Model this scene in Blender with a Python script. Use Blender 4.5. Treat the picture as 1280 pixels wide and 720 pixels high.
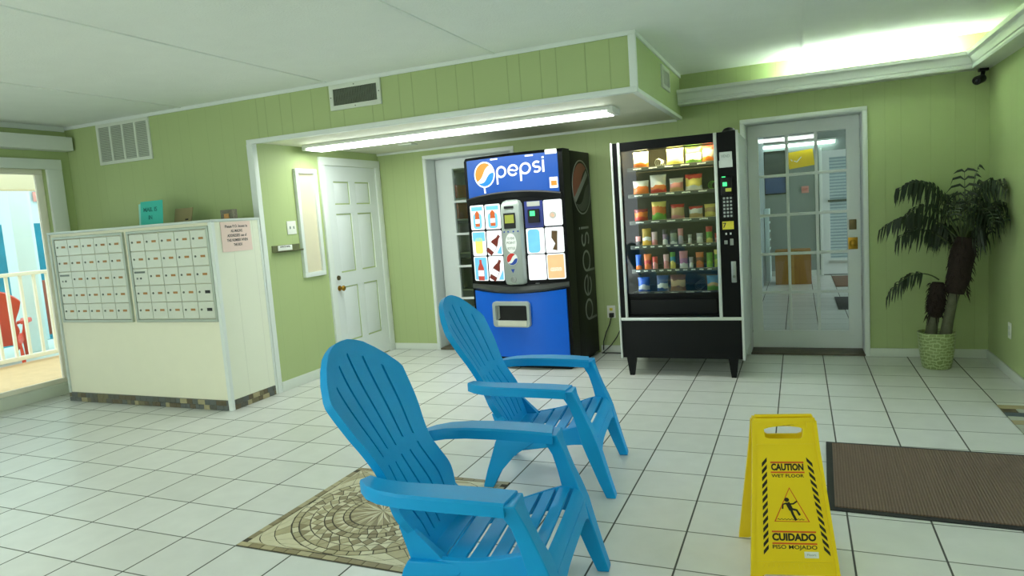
import bpy, bmesh, math, random
from mathutils import Vector, Matrix
R = math.radians
PI = math.pi
rnd = random.Random(7)
SC = bpy.context.scene
for o in list(bpy.data.objects):
    bpy.data.objects.remove(o)
COL = SC.collection

# ------------------------------------------------------------------ camera
F, YAW, PITCH, ROLL = 849.57, 0.4037895, 0.1081817, -0.0701165
cy_, sy_, cp_, sp_ = math.cos(YAW), math.sin(YAW), math.cos(PITCH), math.sin(PITCH)
fw = Vector((-sy_*cp_, cy_*cp_, -sp_)); rt = Vector((cy_, sy_, 0)); up = rt.cross(fw)
cr_, sr_ = math.cos(ROLL), math.sin(ROLL)
rt, up = cr_*rt+sr_*up, -sr_*rt+cr_*up
cam = bpy.data.cameras.new('camera')
cam.sensor_width = 36.0
cam.lens = 36.0*F/1280.0
cam.clip_start = 0.02
camo = bpy.data.objects.new('camera', cam)
COL.objects.link(camo)
mw = Matrix((rt, up, -fw)).transposed().to_4x4()
mw.translation = Vector((0.45903, -2.74738, 1.36646))
camo.matrix_world = mw
SC.camera = camo

# ------------------------------------------------------------------ light
SC.view_settings.view_transform = 'Standard'
SC.view_settings.look = 'None'
SC.view_settings.gamma = 1.0
SC.view_settings.use_curve_mapping = False
SC.view_settings.exposure = 1.2
W_STRENGTH = 1.15
ALCOVE_LAMP = 8.0
COVE_LAMP = 60.0
CEIL_FILL_LAMP = 12.0
SHELF_LAMP = 60.0
world = bpy.data.worlds.new('daylight')
SC.world = world
world.use_nodes = True
wn = world.node_tree.nodes
wn['Background'].inputs[0].default_value = (0.88, 0.985, 0.97, 1)
wn['Background'].inputs[1].default_value = W_STRENGTH

# ------------------------------------------------------------------ materials
def srgb(r, g, b):
    f = lambda c: (c/255/12.92) if c/255 <= 0.04045 else ((c/255+0.055)/1.055)**2.4
    return (f(r), f(g), f(b), 1)

def base_mat(name):
    m = bpy.data.materials.new(name)
    m.use_nodes = True
    return m, m.node_tree.nodes, m.node_tree.links, m.node_tree.nodes['Principled BSDF']

def noise_factor(N, L, scale, detail=3, coord='Object', stretch=None):
    tc = N.new('ShaderNodeTexCoord')
    nz = N.new('ShaderNodeTexNoise')
    nz.inputs['Scale'].default_value = scale
    nz.inputs['Detail'].default_value = detail
    if stretch:
        mp = N.new('ShaderNodeMapping')
        mp.inputs['Scale'].default_value = stretch
        L.new(tc.outputs[coord], mp.inputs[0]); L.new(mp.outputs[0], nz.inputs['Vector'])
    else:
        L.new(tc.outputs[coord], nz.inputs['Vector'])
    return nz.outputs['Fac']

def mat(name, rgb, rough=0.5, metal=0.0, spec=0.5, var=0.08, scale=6.0, bump=0.0, bscale=200.0, emit=0.0, coat=0.0, stretch=None):
    m, N, L, P = base_mat(name)
    c = srgb(*rgb)
    fac = noise_factor(N, L, scale, stretch=stretch)
    mx = N.new('ShaderNodeMix'); mx.data_type = 'RGBA'
    mx.inputs['A'].default_value = tuple(min(1, x*(1-var)) for x in c[:3])+(1,)
    mx.inputs['B'].default_value = tuple(min(1, x*(1+var)) for x in c[:3])+(1,)
    L.new(fac, mx.inputs['Factor'])
    L.new(mx.outputs['Result'], P.inputs['Base Color'])
    P.inputs['Roughness'].default_value = rough
    P.inputs['Metallic'].default_value = metal
    P.inputs['Specular IOR Level'].default_value = spec
    if coat: P.inputs['Coat Weight'].default_value = coat
    if bump:
        f2 = noise_factor(N, L, bscale)
        b = N.new('ShaderNodeBump'); b.inputs['Strength'].default_value = bump; b.inputs['Distance'].default_value = 0.004
        L.new(f2, b.inputs['Height']); L.new(b.outputs[0], P.inputs['Normal'])
    if emit:
        L.new(mx.outputs['Result'], P.inputs['Emission Color'])
        P.inputs['Emission Strength'].default_value = emit
    return m

def math_node(N, L, op, a, b=None, c=None):
    n = N.new('ShaderNodeMath'); n.operation = op
    for i, v in enumerate((a, b, c)):
        if v is None: continue
        if isinstance(v, (int, float)): n.inputs[i].default_value = v
        else: L.new(v, n.inputs[i])
    return n.outputs[0]

def groove_mat(name, rgb, axis, marks, period, width=0.004, rough=0.55, var=0.05, depth=0.6, dark=0.72):
    """painted sheet panelling: vertical grooves at irregular marks along the axis"""
    m, N, L, P = base_mat(name)
    tc = N.new('ShaderNodeTexCoord'); sx = N.new('ShaderNodeSeparateXYZ')
    L.new(tc.outputs['Object'], sx.inputs[0])
    x = sx.outputs[axis]
    best = None
    for mk in marks:
        d = math_node(N, L, 'PINGPONG', math_node(N, L, 'ADD', x, 50*period-mk), period/2)
        best = d if best is None else math_node(N, L, 'MINIMUM', best, d)
    g = N.new('ShaderNodeMapRange'); g.interpolation_type = 'SMOOTHSTEP'
    g.inputs['From Min'].default_value = width*0.35; g.inputs['From Max'].default_value = width
    L.new(best, g.inputs['Value'])
    c = srgb(*rgb)
    fac = noise_factor(N, L, 1.7, 4)
    mx = N.new('ShaderNodeMix'); mx.data_type = 'RGBA'
    mx.inputs['A'].default_value = tuple(v*(1-var) for v in c[:3])+(1,)
    mx.inputs['B'].default_value = tuple(v*(1+var) for v in c[:3])+(1,)
    L.new(fac, mx.inputs['Factor'])
    m2 = N.new('ShaderNodeMix'); m2.data_type = 'RGBA'
    m2.inputs['A'].default_value = tuple(v*dark for v in c[:3])+(1,)
    L.new(mx.outputs['Result'], m2.inputs['B']); L.new(g.outputs[0], m2.inputs['Factor'])
    L.new(m2.outputs['Result'], P.inputs['Base Color'])
    b = N.new('ShaderNodeBump'); b.inputs['Strength'].default_value = depth; b.inputs['Distance'].default_value = 0.003
    L.new(g.outputs[0], b.inputs['Height']); L.new(b.outputs[0], P.inputs['Normal'])
    P.inputs['Roughness'].default_value = rough
    P.inputs['Specular IOR Level'].default_value = 0.3
    return m

def tile_floor_mat():
    m, N, L, P = base_mat('glazed floor tile')
    T = 0.31
    tc = N.new('ShaderNodeTexCoord'); sx = N.new('ShaderNodeSeparateXYZ')
    L.new(tc.outputs['Object'], sx.inputs[0])
    dx = math_node(N, L, 'PINGPONG', math_node(N, L, 'ADD', sx.outputs[0], 100*T), T/2)
    dy = math_node(N, L, 'PINGPONG', math_node(N, L, 'ADD', sx.outputs[1], 100*T), T/2)
    def step(v, w):
        g = N.new('ShaderNodeMapRange'); g.interpolation_type = 'SMOOTHSTEP'
        g.inputs['From Min'].default_value = w*0.55; g.inputs['From Max'].default_value = w
        L.new(v, g.inputs['Value']); return g.outputs[0]
    gx = step(dx, 0.0048); gy = step(dy, 0.0042)
    # per tile tint
    ix = math_node(N, L, 'FLOOR', math_node(N, L, 'DIVIDE', sx.outputs[0], T))
    iy = math_node(N, L, 'FLOOR', math_node(N, L, 'DIVIDE', sx.outputs[1], T))
    cb = N.new('ShaderNodeCombineXYZ'); L.new(ix, cb.inputs[0]); L.new(iy, cb.inputs[1])
    wt = N.new('ShaderNodeTexWhiteNoise'); L.new(cb.outputs[0], wt.inputs['Vector'])
    tint = N.new('ShaderNodeMix'); tint.data_type = 'RGBA'
    tint.inputs['A'].default_value = srgb(217, 218, 213); tint.inputs['B'].default_value = srgb(225, 226, 222)
    L.new(wt.outputs['Value'], tint.inputs['Factor'])
    blot = N.new('ShaderNodeMix'); blot.data_type = 'RGBA'; blot.blend_type = 'MULTIPLY'
    ramp = N.new('ShaderNodeMapRange'); ramp.inputs['From Min'].default_value = 0.3; ramp.inputs['From Max'].default_value = 0.7
    ramp.inputs['To Min'].default_value = 0.93; ramp.inputs['To Max'].default_value = 1.0
    L.new(noise_factor(N, L, 9, 6), ramp.inputs['Value'])
    blot.inputs['Factor'].default_value = 1.0
    L.new(tint.outputs['Result'], blot.inputs['A']); L.new(ramp.outputs[0], blot.inputs['B'])
    g1 = N.new('ShaderNodeMix'); g1.data_type = 'RGBA'
    g1.inputs['A'].default_value = srgb(104, 108, 98)
    L.new(gy, g1.inputs['Factor']); L.new(blot.outputs['Result'], g1.inputs['B'])
    g2 = N.new('ShaderNodeMix'); g2.data_type = 'RGBA'
    g2.inputs['A'].default_value = srgb(72, 74, 66)
    L.new(gx, g2.inputs['Factor']); L.new(g1.outputs['Result'], g2.inputs['B'])
    L.new(g2.outputs['Result'], P.inputs['Base Color'])
    mn = math_node(N, L, 'MINIMUM', gx, gy)
    b = N.new('ShaderNodeBump'); b.inputs['Strength'].default_value = 0.5; b.inputs['Distance'].default_value = 0.002
    L.new(mn, b.inputs['Height']); L.new(b.outputs[0], P.inputs['Normal'])
    rr = N.new('ShaderNodeMapRange'); rr.inputs['To Min'].default_value = 0.8; rr.inputs['To Max'].default_value = 0.3
    L.new(mn, rr.inputs['Value']); L.new(rr.outputs[0], P.inputs['Roughness'])
    return m

def mat_ribs(name, a, b, axis, period, rough=0.85):
    m, N, L, P = base_mat(name)
    tc = N.new('ShaderNodeTexCoord'); sx = N.new('ShaderNodeSeparateXYZ')
    L.new(tc.outputs['Object'], sx.inputs[0])
    d = math_node(N, L, 'PINGPONG', math_node(N, L, 'ADD', sx.outputs[axis], 20), period/2)
    f = math_node(N, L, 'DIVIDE', d, period/2)
    nz = noise_factor(N, L, 60, 4)
    mx = N.new('ShaderNodeMix'); mx.data_type = 'RGBA'
    mx.inputs['A'].default_value = srgb(*a); mx.inputs['B'].default_value = srgb(*b)
    L.new(math_node(N, L, 'MULTIPLY', f, math_node(N, L, 'ADD', nz, 0.5)), mx.inputs['Factor'])
    L.new(mx.outputs['Result'], P.inputs['Base Color'])
    bp = N.new('ShaderNodeBump'); bp.inputs['Strength'].default_value = 0.8; bp.inputs['Distance'].default_value = 0.005
    L.new(f, bp.inputs['Height']); L.new(bp.outputs[0], P.inputs['Normal'])
    P.inputs['Roughness'].default_value = rough
    return m

def glass_mat(name, tint=(0.93, 0.97, 0.96), refl=0.08):
    m, N, L, P = base_mat(name)
    N.remove(P)
    out = N['Material Output']
    tr = N.new('ShaderNodeBsdfTransparent'); tr.inputs[0].default_value = tint+(1,)
    gl = N.new('ShaderNodeBsdfGlossy'); gl.inputs['Roughness'].default_value = 0.02
    fr = N.new('ShaderNodeFresnel'); fr.inputs['IOR'].default_value = 1.45
    mix = N.new('ShaderNodeMixShader')
    L.new(fr.outputs[0], mix.inputs[0]); L.new(tr.outputs[0], mix.inputs[1]); L.new(gl.outputs[0], mix.inputs[2])
    L.new(mix.outputs[0], out.inputs[0])
    return m

def emit_mat(name, rgb, strength, var=0.0):
    m, N, L, P = base_mat(name)
    c = srgb(*rgb)
    P.inputs['Base Color'].default_value = tuple(v*0.45 for v in c[:3])+(1,)
    P.inputs['Emission Color'].default_value = c
    P.inputs['Emission Strength'].default_value = strength
    P.inputs['Roughness'].default_value = 0.4
    if var:
        mx = N.new('ShaderNodeMix'); mx.data_type = 'RGBA'
        mx.inputs['A'].default_value = tuple(v*(1-var) for v in c[:3])+(1,); mx.inputs['B'].default_value = tuple(min(1, v*(1+var)) for v in c[:3])+(1,)
        L.new(noise_factor(N, L, 14), mx.inputs['Factor'])
        L.new(mx.outputs['Result'], P.inputs['Emission Color'])
    return m

def bands_mat(name, stops, noise=0.25, scale=22, rough=0.35):
    """printed packet: colour blocks up its height, broken up by noise"""
    m, N, L, P = base_mat(name)
    tc = N.new('ShaderNodeTexCoord'); sx = N.new('ShaderNodeSeparateXYZ')
    L.new(tc.outputs['Generated'], sx.inputs[0])
    nz = noise_factor(N, L, scale, 4)
    v = math_node(N, L, 'ADD', sx.outputs[2], math_node(N, L, 'MULTIPLY', math_node(N, L, 'SUBTRACT', nz, 0.5), noise*2))
    cr = N.new('ShaderNodeValToRGB'); cr.color_ramp.interpolation = 'CONSTANT'
    e = cr.color_ramp.elements
    while len(e) < len(stops): e.new(0.5)
    for i, (p, c) in enumerate(stops):
        e[i].position = p; e[i].color = srgb(*c)
    L.new(v, cr.inputs[0]); L.new(cr.outputs[0], P.inputs['Base Color'])
    P.inputs['Roughness'].default_value = rough
    return m

GREEN = (174, 190, 134)
M = dict(
    floor=tile_floor_mat(),
    wx=groove_mat('green panelling across', GREEN, 0, (0.0, 0.11, 0.31, 0.47, 0.60, 0.86, 0.95), 1.1, dark=0.9, depth=0.25, width=0.003),
    wy=groove_mat('green panelling along', GREEN, 1, (0.0, 0.14, 0.33, 0.55, 0.66, 0.90), 1.1, dark=0.93, depth=0.2, width=0.003),
    wsof=groove_mat('green soffit panelling', GREEN, 0, (0.0, 0.11, 0.31, 0.47, 0.60, 0.86, 0.95), 1.1, dark=0.78, depth=0.5),
    ceil=mat('stippled ceiling paint', (238, 242, 236), 0.9, bump=0.8, bscale=90, var=0.03, spec=0.1),
    white=mat('white trim paint', (226, 232, 226), 0.45, var=0.02),
    doorw=mat('white door paint', (222, 228, 226), 0.4, var=0.02),
    crown=mat('crown moulding paint', (224, 228, 222), 0.45, var=0.02),
    base=mat('baseboard paint', (216, 222, 212), 0.45, var=0.03),
    soffit=mat('soffit underside paint', (222, 222, 200), 0.6, var=0.04),
    glass=glass_mat('pane glass'),
    tube=emit_mat('fluorescent diffuser', (246, 255, 248), ALCOVE_LAMP),
    cove=emit_mat('cove fluorescent tube', (236, 255, 240), COVE_LAMP),
    ceilfill=emit_mat('added fill lamp diffuser', (246, 255, 248), CEIL_FILL_LAMP),
    lampbody=mat('lamp body enamel', (232, 236, 230), 0.4, var=0.02),
    brass=mat('brass', (170, 130, 50), 0.3, metal=1.0),
    oldbrass=mat('dark brass', (110, 98, 70), 0.4, metal=0.8),
    slate=mat('slate threshold', (88, 80, 66), 0.6, var=0.4, scale=14),
    black=mat('black enamel', (7, 8, 9), 0.4, var=0.2, spec=0.15),
    blackmat=mat('black panel', (12, 14, 15), 0.5, var=0.2, spec=0.2, bump=0.1),
    blackplastic=mat('black plastic', (11, 11, 12), 0.4, var=0.2, spec=0.3),
    dark=mat('dark recess', (8, 8, 9), 0.7),
    alu=mat('brushed aluminium', (205, 210, 205), 0.35, metal=0.6, var=0.05),
    steel=mat('grey steel', (150, 154, 150), 0.35, metal=0.7, var=0.08),
    greyside=mat('grey cabinet side', (172, 178, 174), 0.5, var=0.05),
    chair=mat('blue chair resin', (0, 150, 216), 0.45, var=0.06, bump=0.12, bscale=320, spec=0.3),
    red=mat('red chair resin', (214, 66, 40), 0.4, var=0.08),
    cream=mat('cream cabinet panel', (240, 237, 212), 0.5, var=0.03),
    creamside=mat('cream cabinet side panel', (232, 234, 214), 0.5, var=0.03),
    cabtrim=mat('cabinet trim', (206, 214, 208), 0.4, var=0.03),
    mbdoor=mat('mailbox door aluminium', (212, 215, 202), 0.4, metal=0.25, var=0.04),
    mbframe=mat('mailbox bank frame', (176, 184, 172), 0.4, metal=0.35, var=0.04),
    lock=mat('lock metal', (110, 116, 108), 0.35, metal=0.8),
    orangelabel=mat('orange label', (172, 120, 60), 0.5, var=0.15, scale=40),
    blacklabel=mat('black label', (16, 16, 16), 0.5),
    pink=mat('pink paper', (236, 210, 200), 0.8, var=0.03),
    ink=mat('ink', (52, 48, 50), 0.8),
    teal=mat('teal paper', (64, 188, 172), 0.8, var=0.06),
    tealpale=mat('pale teal paper', (150, 214, 200), 0.8, var=0.05),
    tan=mat('tan card', (150, 140, 100), 0.8, var=0.1),
    yellow=mat('yellow sign plastic', (240, 208, 20), 0.35, var=0.03, spec=0.5),
    signblack=mat('sign print black', (28, 22, 14), 0.5),
    signred=mat('sign print red', (214, 84, 22), 0.5),
    paper=mat('white paper', (236, 238, 234), 0.7, var=0.02),
    greypaper=mat('grey print', (150, 156, 152), 0.7),
    rib=mat_ribs('brown ribbed carpet', (98, 80, 64), (120, 99, 81), 0, 0.0125),
    rubber=mat('black rubber border', (34, 36, 34), 0.7, var=0.2),
    pepsiblue=mat('blue lower panel', (0, 96, 214), 0.3, var=0.04, spec=0.35),
    hdrblue=emit_mat('backlit blue header', (4, 78, 170), 0.26, 0.08),
    hdrwhite=emit_mat('backlit white', (255, 255, 250), 0.5),
    hdrorange=emit_mat('backlit orange', (238, 128, 34), 0.42, 0.25),
    btnwhite=emit_mat('backlit button', (246, 252, 255), 0.42),
    btnsky=emit_mat('backlit sky print', (110, 190, 228), 0.4, 0.3),
    btnamber=emit_mat('backlit amber drink', (200, 96, 40), 0.33, 0.3),
    btncola=emit_mat('backlit cola drink', (110, 36, 26), 0.3, 0.3),
    btnlime=emit_mat('backlit lime drink', (214, 232, 110), 0.42, 0.15),
    btnpeach=emit_mat('backlit peach print', (250, 180, 130), 0.45, 0.2),
    btngrey=emit_mat('backlit grey print', (176, 180, 170), 0.36, 0.2),
    btnbrown=emit_mat('backlit brown print', (92, 70, 40), 0.25, 0.3),
    btndarkblue=mat('dark blue plate', (24, 40, 120), 0.35),
    greenled=emit_mat('green lamp', (60, 220, 120), 0.9),
    lcd=emit_mat('green display', (150, 160, 60), 0.35, 0.3),
    colgrey=mat('grey vend column', (164, 172, 168), 0.35, metal=0.2, var=0.04),
    flap=mat('cream delivery flap', (206, 206, 190), 0.4),
    logored=mat('logo red', (196, 44, 34), 0.4),
    logoblue=mat('logo blue', (24, 66, 160), 0.4),
    logowhite=mat('logo white', (236, 238, 236), 0.4),
    sidered=mat('side logo dark red', (120, 30, 30), 0.3),
    sidegrey=mat('side logo grey', (120, 124, 122), 0.35),
    sideblue=mat('side logo dark blue', (18, 22, 40), 0.35),
    shelf=mat('snack tray', (78, 80, 70), 0.4, metal=0.5),
    interior=mat('vending interior', (64, 56, 30), 0.6),
    shelflamp=emit_mat('vending lamp', (255, 240, 184), SHELF_LAMP),
    pricetag=mat('price tag', (236, 238, 220), 0.6),
    coil=mat('coil wire', (190, 194, 186), 0.3, metal=0.9),
    coilgreen=mat('green coil wire', (120, 200, 60), 0.4),
    stickeryellow=mat('yellow sticker', (226, 210, 60), 0.5, var=0.2, scale=60),
    key=mat('keypad key', (170, 176, 172), 0.4),
    pot=None, leaf=mat('palm leaf', (28, 44, 20), 0.5, var=0.35, scale=20),
    leafpale=mat('palm stalk', (70, 84, 40), 0.5, var=0.2),
    trunk=mat('palm trunk', (96, 98, 76), 0.85, var=0.3, scale=30, bump=0.8, bscale=60),
    fibre=mat('palm fibre', (44, 32, 26), 0.95, var=0.4, scale=40, bump=1.0, bscale=140),
    soil=mat('potting soil', (48, 40, 30), 0.95, var=0.4, scale=50, bump=1, bscale=120),
    outletw=mat('outlet plastic', (232, 234, 224), 0.35),
    cord=mat('black cord', (16, 16, 16), 0.5),
    deck=mat('tan deck boards', (214, 184, 140), 0.7, var=0.12, scale=8),
    railw=mat('cream railing paint', (246, 241, 226), 0.5, var=0.02),
    fascia=mat('cream fascia', (250, 240, 212), 0.6, var=0.03),
    muralblue=mat('blue mural wall', (16, 128, 150), 0.7, var=0.4, scale=2.2),
    poolwhite=mat('pool hall wall', (206, 226, 226), 0.8, var=0.04),
    water=mat('pool water', (60, 160, 176), 0.12, var=0.25, scale=3),
    pooldeck=mat('pool deck', (176, 196, 190), 0.7, var=0.05),
    brown=mat('brown board', (150, 76, 54), 0.6),
    wallgrey=mat('back room paint', (140, 150, 146), 0.7, var=0.03),
    cardboard=mat('cardboard', (158, 112, 58), 0.8, var=0.2, scale=9, stretch=(6, 6, 0.6)),
    sealtape=mat('box tape', (176, 136, 70), 0.4),
    signyellow=mat('yellow poster', (240, 200, 16), 0.6, var=0.05),
    picture=mat('dim picture print', (74, 80, 84), 0.5, var=0.5, scale=5),
    pictureblue=mat('blue picture print', (60, 84, 140), 0.5, var=0.3, scale=8),
    exitpink=mat('faded exit sign', (220, 150, 140), 0.5),
    blind=mat_ribs('window blind', (140, 160, 168), (196, 214, 218), 2, 0.05, 0.6),
    orange=mat('orange carton', (214, 112, 44), 0.6, var=0.15),
    whitebox=mat('white carton', (196, 200, 192), 0.6),
    matbrown=mat('brown door mat', (120, 84, 66), 0.9, var=0.2),
    vent=mat('vent paint', (214, 220, 206), 0.5),
    ventslot=mat('vent slot', (92, 100, 86), 0.7),
    ventdark=mat('vent louvre', (120, 128, 112), 0.5),
    lensdark=mat('camera lens', (10, 12, 16), 0.1),
    stickwhite=mat('white sticker', (222, 226, 222), 0.5),
)

def pot_mat():
    m, N, L, P = base_mat('woven glazed pot')
    tc = N.new('ShaderNodeTexCoord')
    vo = N.new('ShaderNodeTexBrick')
    mp = N.new('ShaderNodeMapping'); mp.inputs['Scale'].default_value = (3.2, 1.0, 1.0)
    gen = N.new('ShaderNodeSeparateXYZ'); L.new(tc.outputs['Object'], gen.inputs[0])
    ang = math_node(N, L, 'ARCTAN2', gen.outputs[1], gen.outputs[0])
    cb = N.new('ShaderNodeCombineXYZ'); L.new(math_node(N, L, 'MULTIPLY', ang, 0.13), cb.inputs[0]); L.new(gen.outputs[2], cb.inputs[1])
    nz = N.new('ShaderNodeTexNoise'); nz.inputs['Scale'].default_value = 14; L.new(cb.outputs[0], nz.inputs['Vector'])
    ad = N.new('ShaderNodeVectorMath'); ad.operation = 'MULTIPLY_ADD'
    L.new(nz.outputs['Color'], ad.inputs[0]); ad.inputs[1].default_value = (0.05, 0.05, 0); L.new(cb.outputs[0], ad.inputs[2])
    L.new(ad.outputs[0], vo.inputs['Vector'])
    vo.inputs['Scale'].default_value = 10; vo.inputs['Mortar Size'].default_value = 0.035
    vo.inputs['Color1'].default_value = srgb(132, 150, 92); vo.inputs['Color2'].default_value = srgb(150, 166, 108)
    vo.inputs['Mortar'].default_value = srgb(184, 198, 146)
    L.new(vo.outputs['Color'], P.inputs['Base Color'])
    P.inputs['Roughness'].default_value = 0.35
    return m
M['pot'] = pot_mat()

# ------------------------------------------------------------------ mesh builder
class MB:
    def __init__(self): self.bm = bmesh.new()
    def _add(self, tmp, mi=0):
        vm = [self.bm.verts.new(v.co) for v in tmp.verts]
        for f in tmp.faces:
            try:
                nf = self.bm.faces.new([vm[v.index] for v in f.verts]); nf.material_index = mi
            except ValueError: pass
        tmp.free()
    def box(self, x0, x1, y0, y1, z0, z1, bev=0.0, seg=2, Mx=None, mi=0):
        t = bmesh.new()
        bmesh.ops.create_cube(t, size=1.0)
        for v in t.verts:
            v.co = Vector(((x0+x1)/2+v.co.x*(x1-x0), (y0+y1)/2+v.co.y*(y1-y0), (z0+z1)/2+v.co.z*(z1-z0)))
        if bev: bmesh.ops.bevel(t, geom=t.edges[:], offset=bev, segments=seg, affect='EDGES', profile=0.6)
        if Mx is not None: t.transform(Mx)
        t.verts.index_update(); self._add(t, mi); return self
    def loft(self, secs, cap=True, closed=True, mi=0):
        vs = [[self.bm.verts.new(Vector(p)) for p in s] for s in secs]
        n = len(vs[0])
        for a, b in zip(vs[:-1], vs[1:]):
            for i in range(n if closed else n-1):
                j = (i+1) % n
                try: self.bm.faces.new((a[i], a[j], b[j], b[i])).material_index = mi
                except ValueError: pass
        if cap and closed:
            for s, rev in ((vs[0], True), (vs[-1], False)):
                try: self.bm.faces.new(s[::-1] if rev else s).material_index = mi
                except ValueError: pass
        return self
    def tube(self, pts, r, n=8, mi=0):
        pts = [Vector(p) for p in pts]
        rs = r if isinstance(r, (list, tuple)) else [r]*len(pts)
        secs = []; prev = None
        for i, p in enumerate(pts):
            t = (pts[min(i+1, len(pts)-1)]-pts[max(i-1, 0)]).normalized()
            a = prev if prev is not None else (Vector((0, 0, 1)) if abs(t.z) < 0.9 else Vector((1, 0, 0)))
            u = (a-t*a.dot(t)).normalized(); prev = u; w = t.cross(u)
            secs.append([p+rs[i]*(math.cos(2*PI*k/n)*u+math.sin(2*PI*k/n)*w) for k in range(n)])
        return self.loft(secs, mi=mi)
    def lathe(self, prof, n=28, c=(0, 0, 0), Mx=None, mi=0, caps=True):
        secs = []
        for r, z in prof:
            s = [Vector((r*math.cos(2*PI*k/n), r*math.sin(2*PI*k/n), z)) for k in range(n)]
            if Mx is not None: s = [Mx @ v for v in s]
            secs.append([v+Vector(c) for v in s])
        return self.loft(secs, cap=caps, mi=mi)
    def prism(self, poly, d0, d1, plane='xz', mi=0):
        f = {'xz': lambda a, b, d: (a, d, b), 'xy': lambda a, b, d: (a, b, d), 'yz': lambda a, b, d: (d, a, b)}[plane]
        return self.loft([[f(a, b, d0) for a, b in poly], [f(a, b, d1) for a, b in poly]], mi=mi)
    def poly(self, pts, mi=0):
        try: self.bm.faces.new([self.bm.verts.new(Vector(p)) for p in pts]).material_index = mi
        except ValueError: pass
        return self
    def stroke(self, pts, w, Mx, h=0.0015, mi=0):
        pts = [Vector((p[0], p[1])) for p in pts]
        closed = (pts[0]-pts[-1]).length < 1e-6
        if closed: pts = pts[:-1]
        n = len(pts); secs = []
        for i, p in enumerate(pts):
            a = pts[(i-1) % n] if (closed or i > 0) else p
            b = pts[(i+1) % n] if (closed or i < n-1) else p
            t = (b-a).normalized(); nn = Vector((-t.y, t.x))*w/2
            secs.append([Mx @ Vector((q.x, q.y, z)) for q, z in ((p+nn, 0), (p+nn, h), (p-nn, h), (p-nn, 0))])
        if closed: secs.append(secs[0])
        return self.loft(secs, cap=not closed, mi=mi)
    def flat(self, pts, Mx, h=0.0015, mi=0):
        return self.loft([[Mx @ Vector((x, y, 0)) for x, y in pts], [Mx @ Vector((x, y, h)) for x, y in pts]], mi=mi)
    def mesh(self, me, Mx, mi=0):
        t = bmesh.new(); t.from_mesh(me); t.transform(Mx); t.verts.index_update(); self._add(t, mi)
        bpy.data.meshes.remove(me); return self
    def text(self, body, size, Mx, bold=0.0, h=0.001, align='CENTER', width=None, mi=0):
        c = bpy.data.curves.new('t', 'FONT'); c.body = body; c.size = size; c.align_x = align; c.align_y = 'CENTER'
        c.offset = bold*size; c.extrude = h/2; c.resolution_u = 3
        o = bpy.data.objects.new('t', c); COL.objects.link(o)
        dg = bpy.context.evaluated_depsgraph_get(); dg.update()
        me = bpy.data.meshes.new_from_object(o.evaluated_get(dg))
        bpy.data.objects.remove(o); bpy.data.curves.remove(c)
        if width and len(me.vertices):
            xs = [v.co.x for v in me.vertices]; k = width/(max(xs)-min(xs))
            Mx = Mx @ Matrix.Diagonal((k, 1, 1, 1))
        return self.mesh(me, Mx, mi)
    def fill(self, loops, h, Mx, mi=0):
        """flat plate with holes"""
        c = bpy.data.curves.new('t', 'CURVE'); c.dimensions = '2D'; c.fill_mode = 'BOTH'; c.extrude = h/2
        for lp in loops:
            s = c.splines.new('POLY'); s.points.add(len(lp)-1); s.use_cyclic_u = True
            for p, q in zip(s.points, lp): p.co = (q[0], q[1], 0, 1)
        o = bpy.data.objects.new('t', c); COL.objects.link(o)
        dg = bpy.context.evaluated_depsgraph_get(); dg.update()
        me = bpy.data.meshes.new_from_object(o.evaluated_get(dg))
        bpy.data.objects.remove(o); bpy.data.curves.remove(c)
        return self.mesh(me, Mx, mi)
    def xf(self, Mx): self.bm.transform(Mx); return self
    def build(self, name, m, parent=None, smooth=35, mod_bevel=0.0):
        bm = self.bm
        bmesh.ops.remove_doubles(bm, verts=bm.verts, dist=1e-6)
        bmesh.ops.recalc_face_normals(bm, faces=bm.faces)
        for e in bm.edges:
            e.smooth = len(e.link_faces) == 2 and e.calc_face_angle(0) < R(smooth)
        for f in bm.faces: f.smooth = True
        me = bpy.data.meshes.new(name); bm.to_mesh(me); bm.free()
        for x in (m if isinstance(m, (list, tuple)) else [m]): me.materials.append(M[x] if isinstance(x, str) else x)
        o = bpy.data.objects.new(name, me); COL.objects.link(o)
        if parent is not None: o.parent = parent
        if mod_bevel:
            b = o.modifiers.new('edge', 'BEVEL'); b.width = mod_bevel; b.segments = 2; b.limit_method = 'ANGLE'; b.angle_limit = R(40)
        return o

def tag(o, label, cat, group=None):
    o['label'] = label; o['category'] = cat
    if group: o['group'] = group
    return o
def thing(name, label, cat, loc=(0, 0, 0), rz=0.0, group=None):
    o = bpy.data.objects.new(name, None); COL.objects.link(o)
    o.location = loc; o.rotation_euler = (0, 0, rz); o.empty_display_size = 0.1
    return tag(o, label, cat, group)
def struct(name, mb, m, parent=None, **k):
    o = mb.build(name, m, parent, **k)
    if parent is None: o['kind'] = 'structure'
    return o
def dup_child(o, parent, loc=None):
    c = o.copy(); COL.objects.link(c); c.parent = parent
    if loc is not None: c.location = loc
    return c
def kids(o): return [c for c in bpy.data.objects if c.parent == o]
def dup(root, loc, rz, label, group=None):
    r = root.copy(); COL.objects.link(r); r.location = loc; r.rotation_euler = (0, 0, rz); r['label'] = label
    if group: r['group'] = group
    for ch in kids(root):
        c = dup_child(ch, r)
        for g in kids(ch): dup_child(g, c)
    return r
def FRONT(x, y, z):   # text plane facing -Y
    return Matrix.Translation((x, y, z)) @ Matrix.Rotation(PI/2, 4, 'X')
def RIGHT(x, y, z):   # text plane facing +X
    return Matrix.Translation((x, y, z)) @ Matrix.Rotation(PI/2, 4, 'Z') @ Matrix.Rotation(PI/2, 4, 'X')
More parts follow.
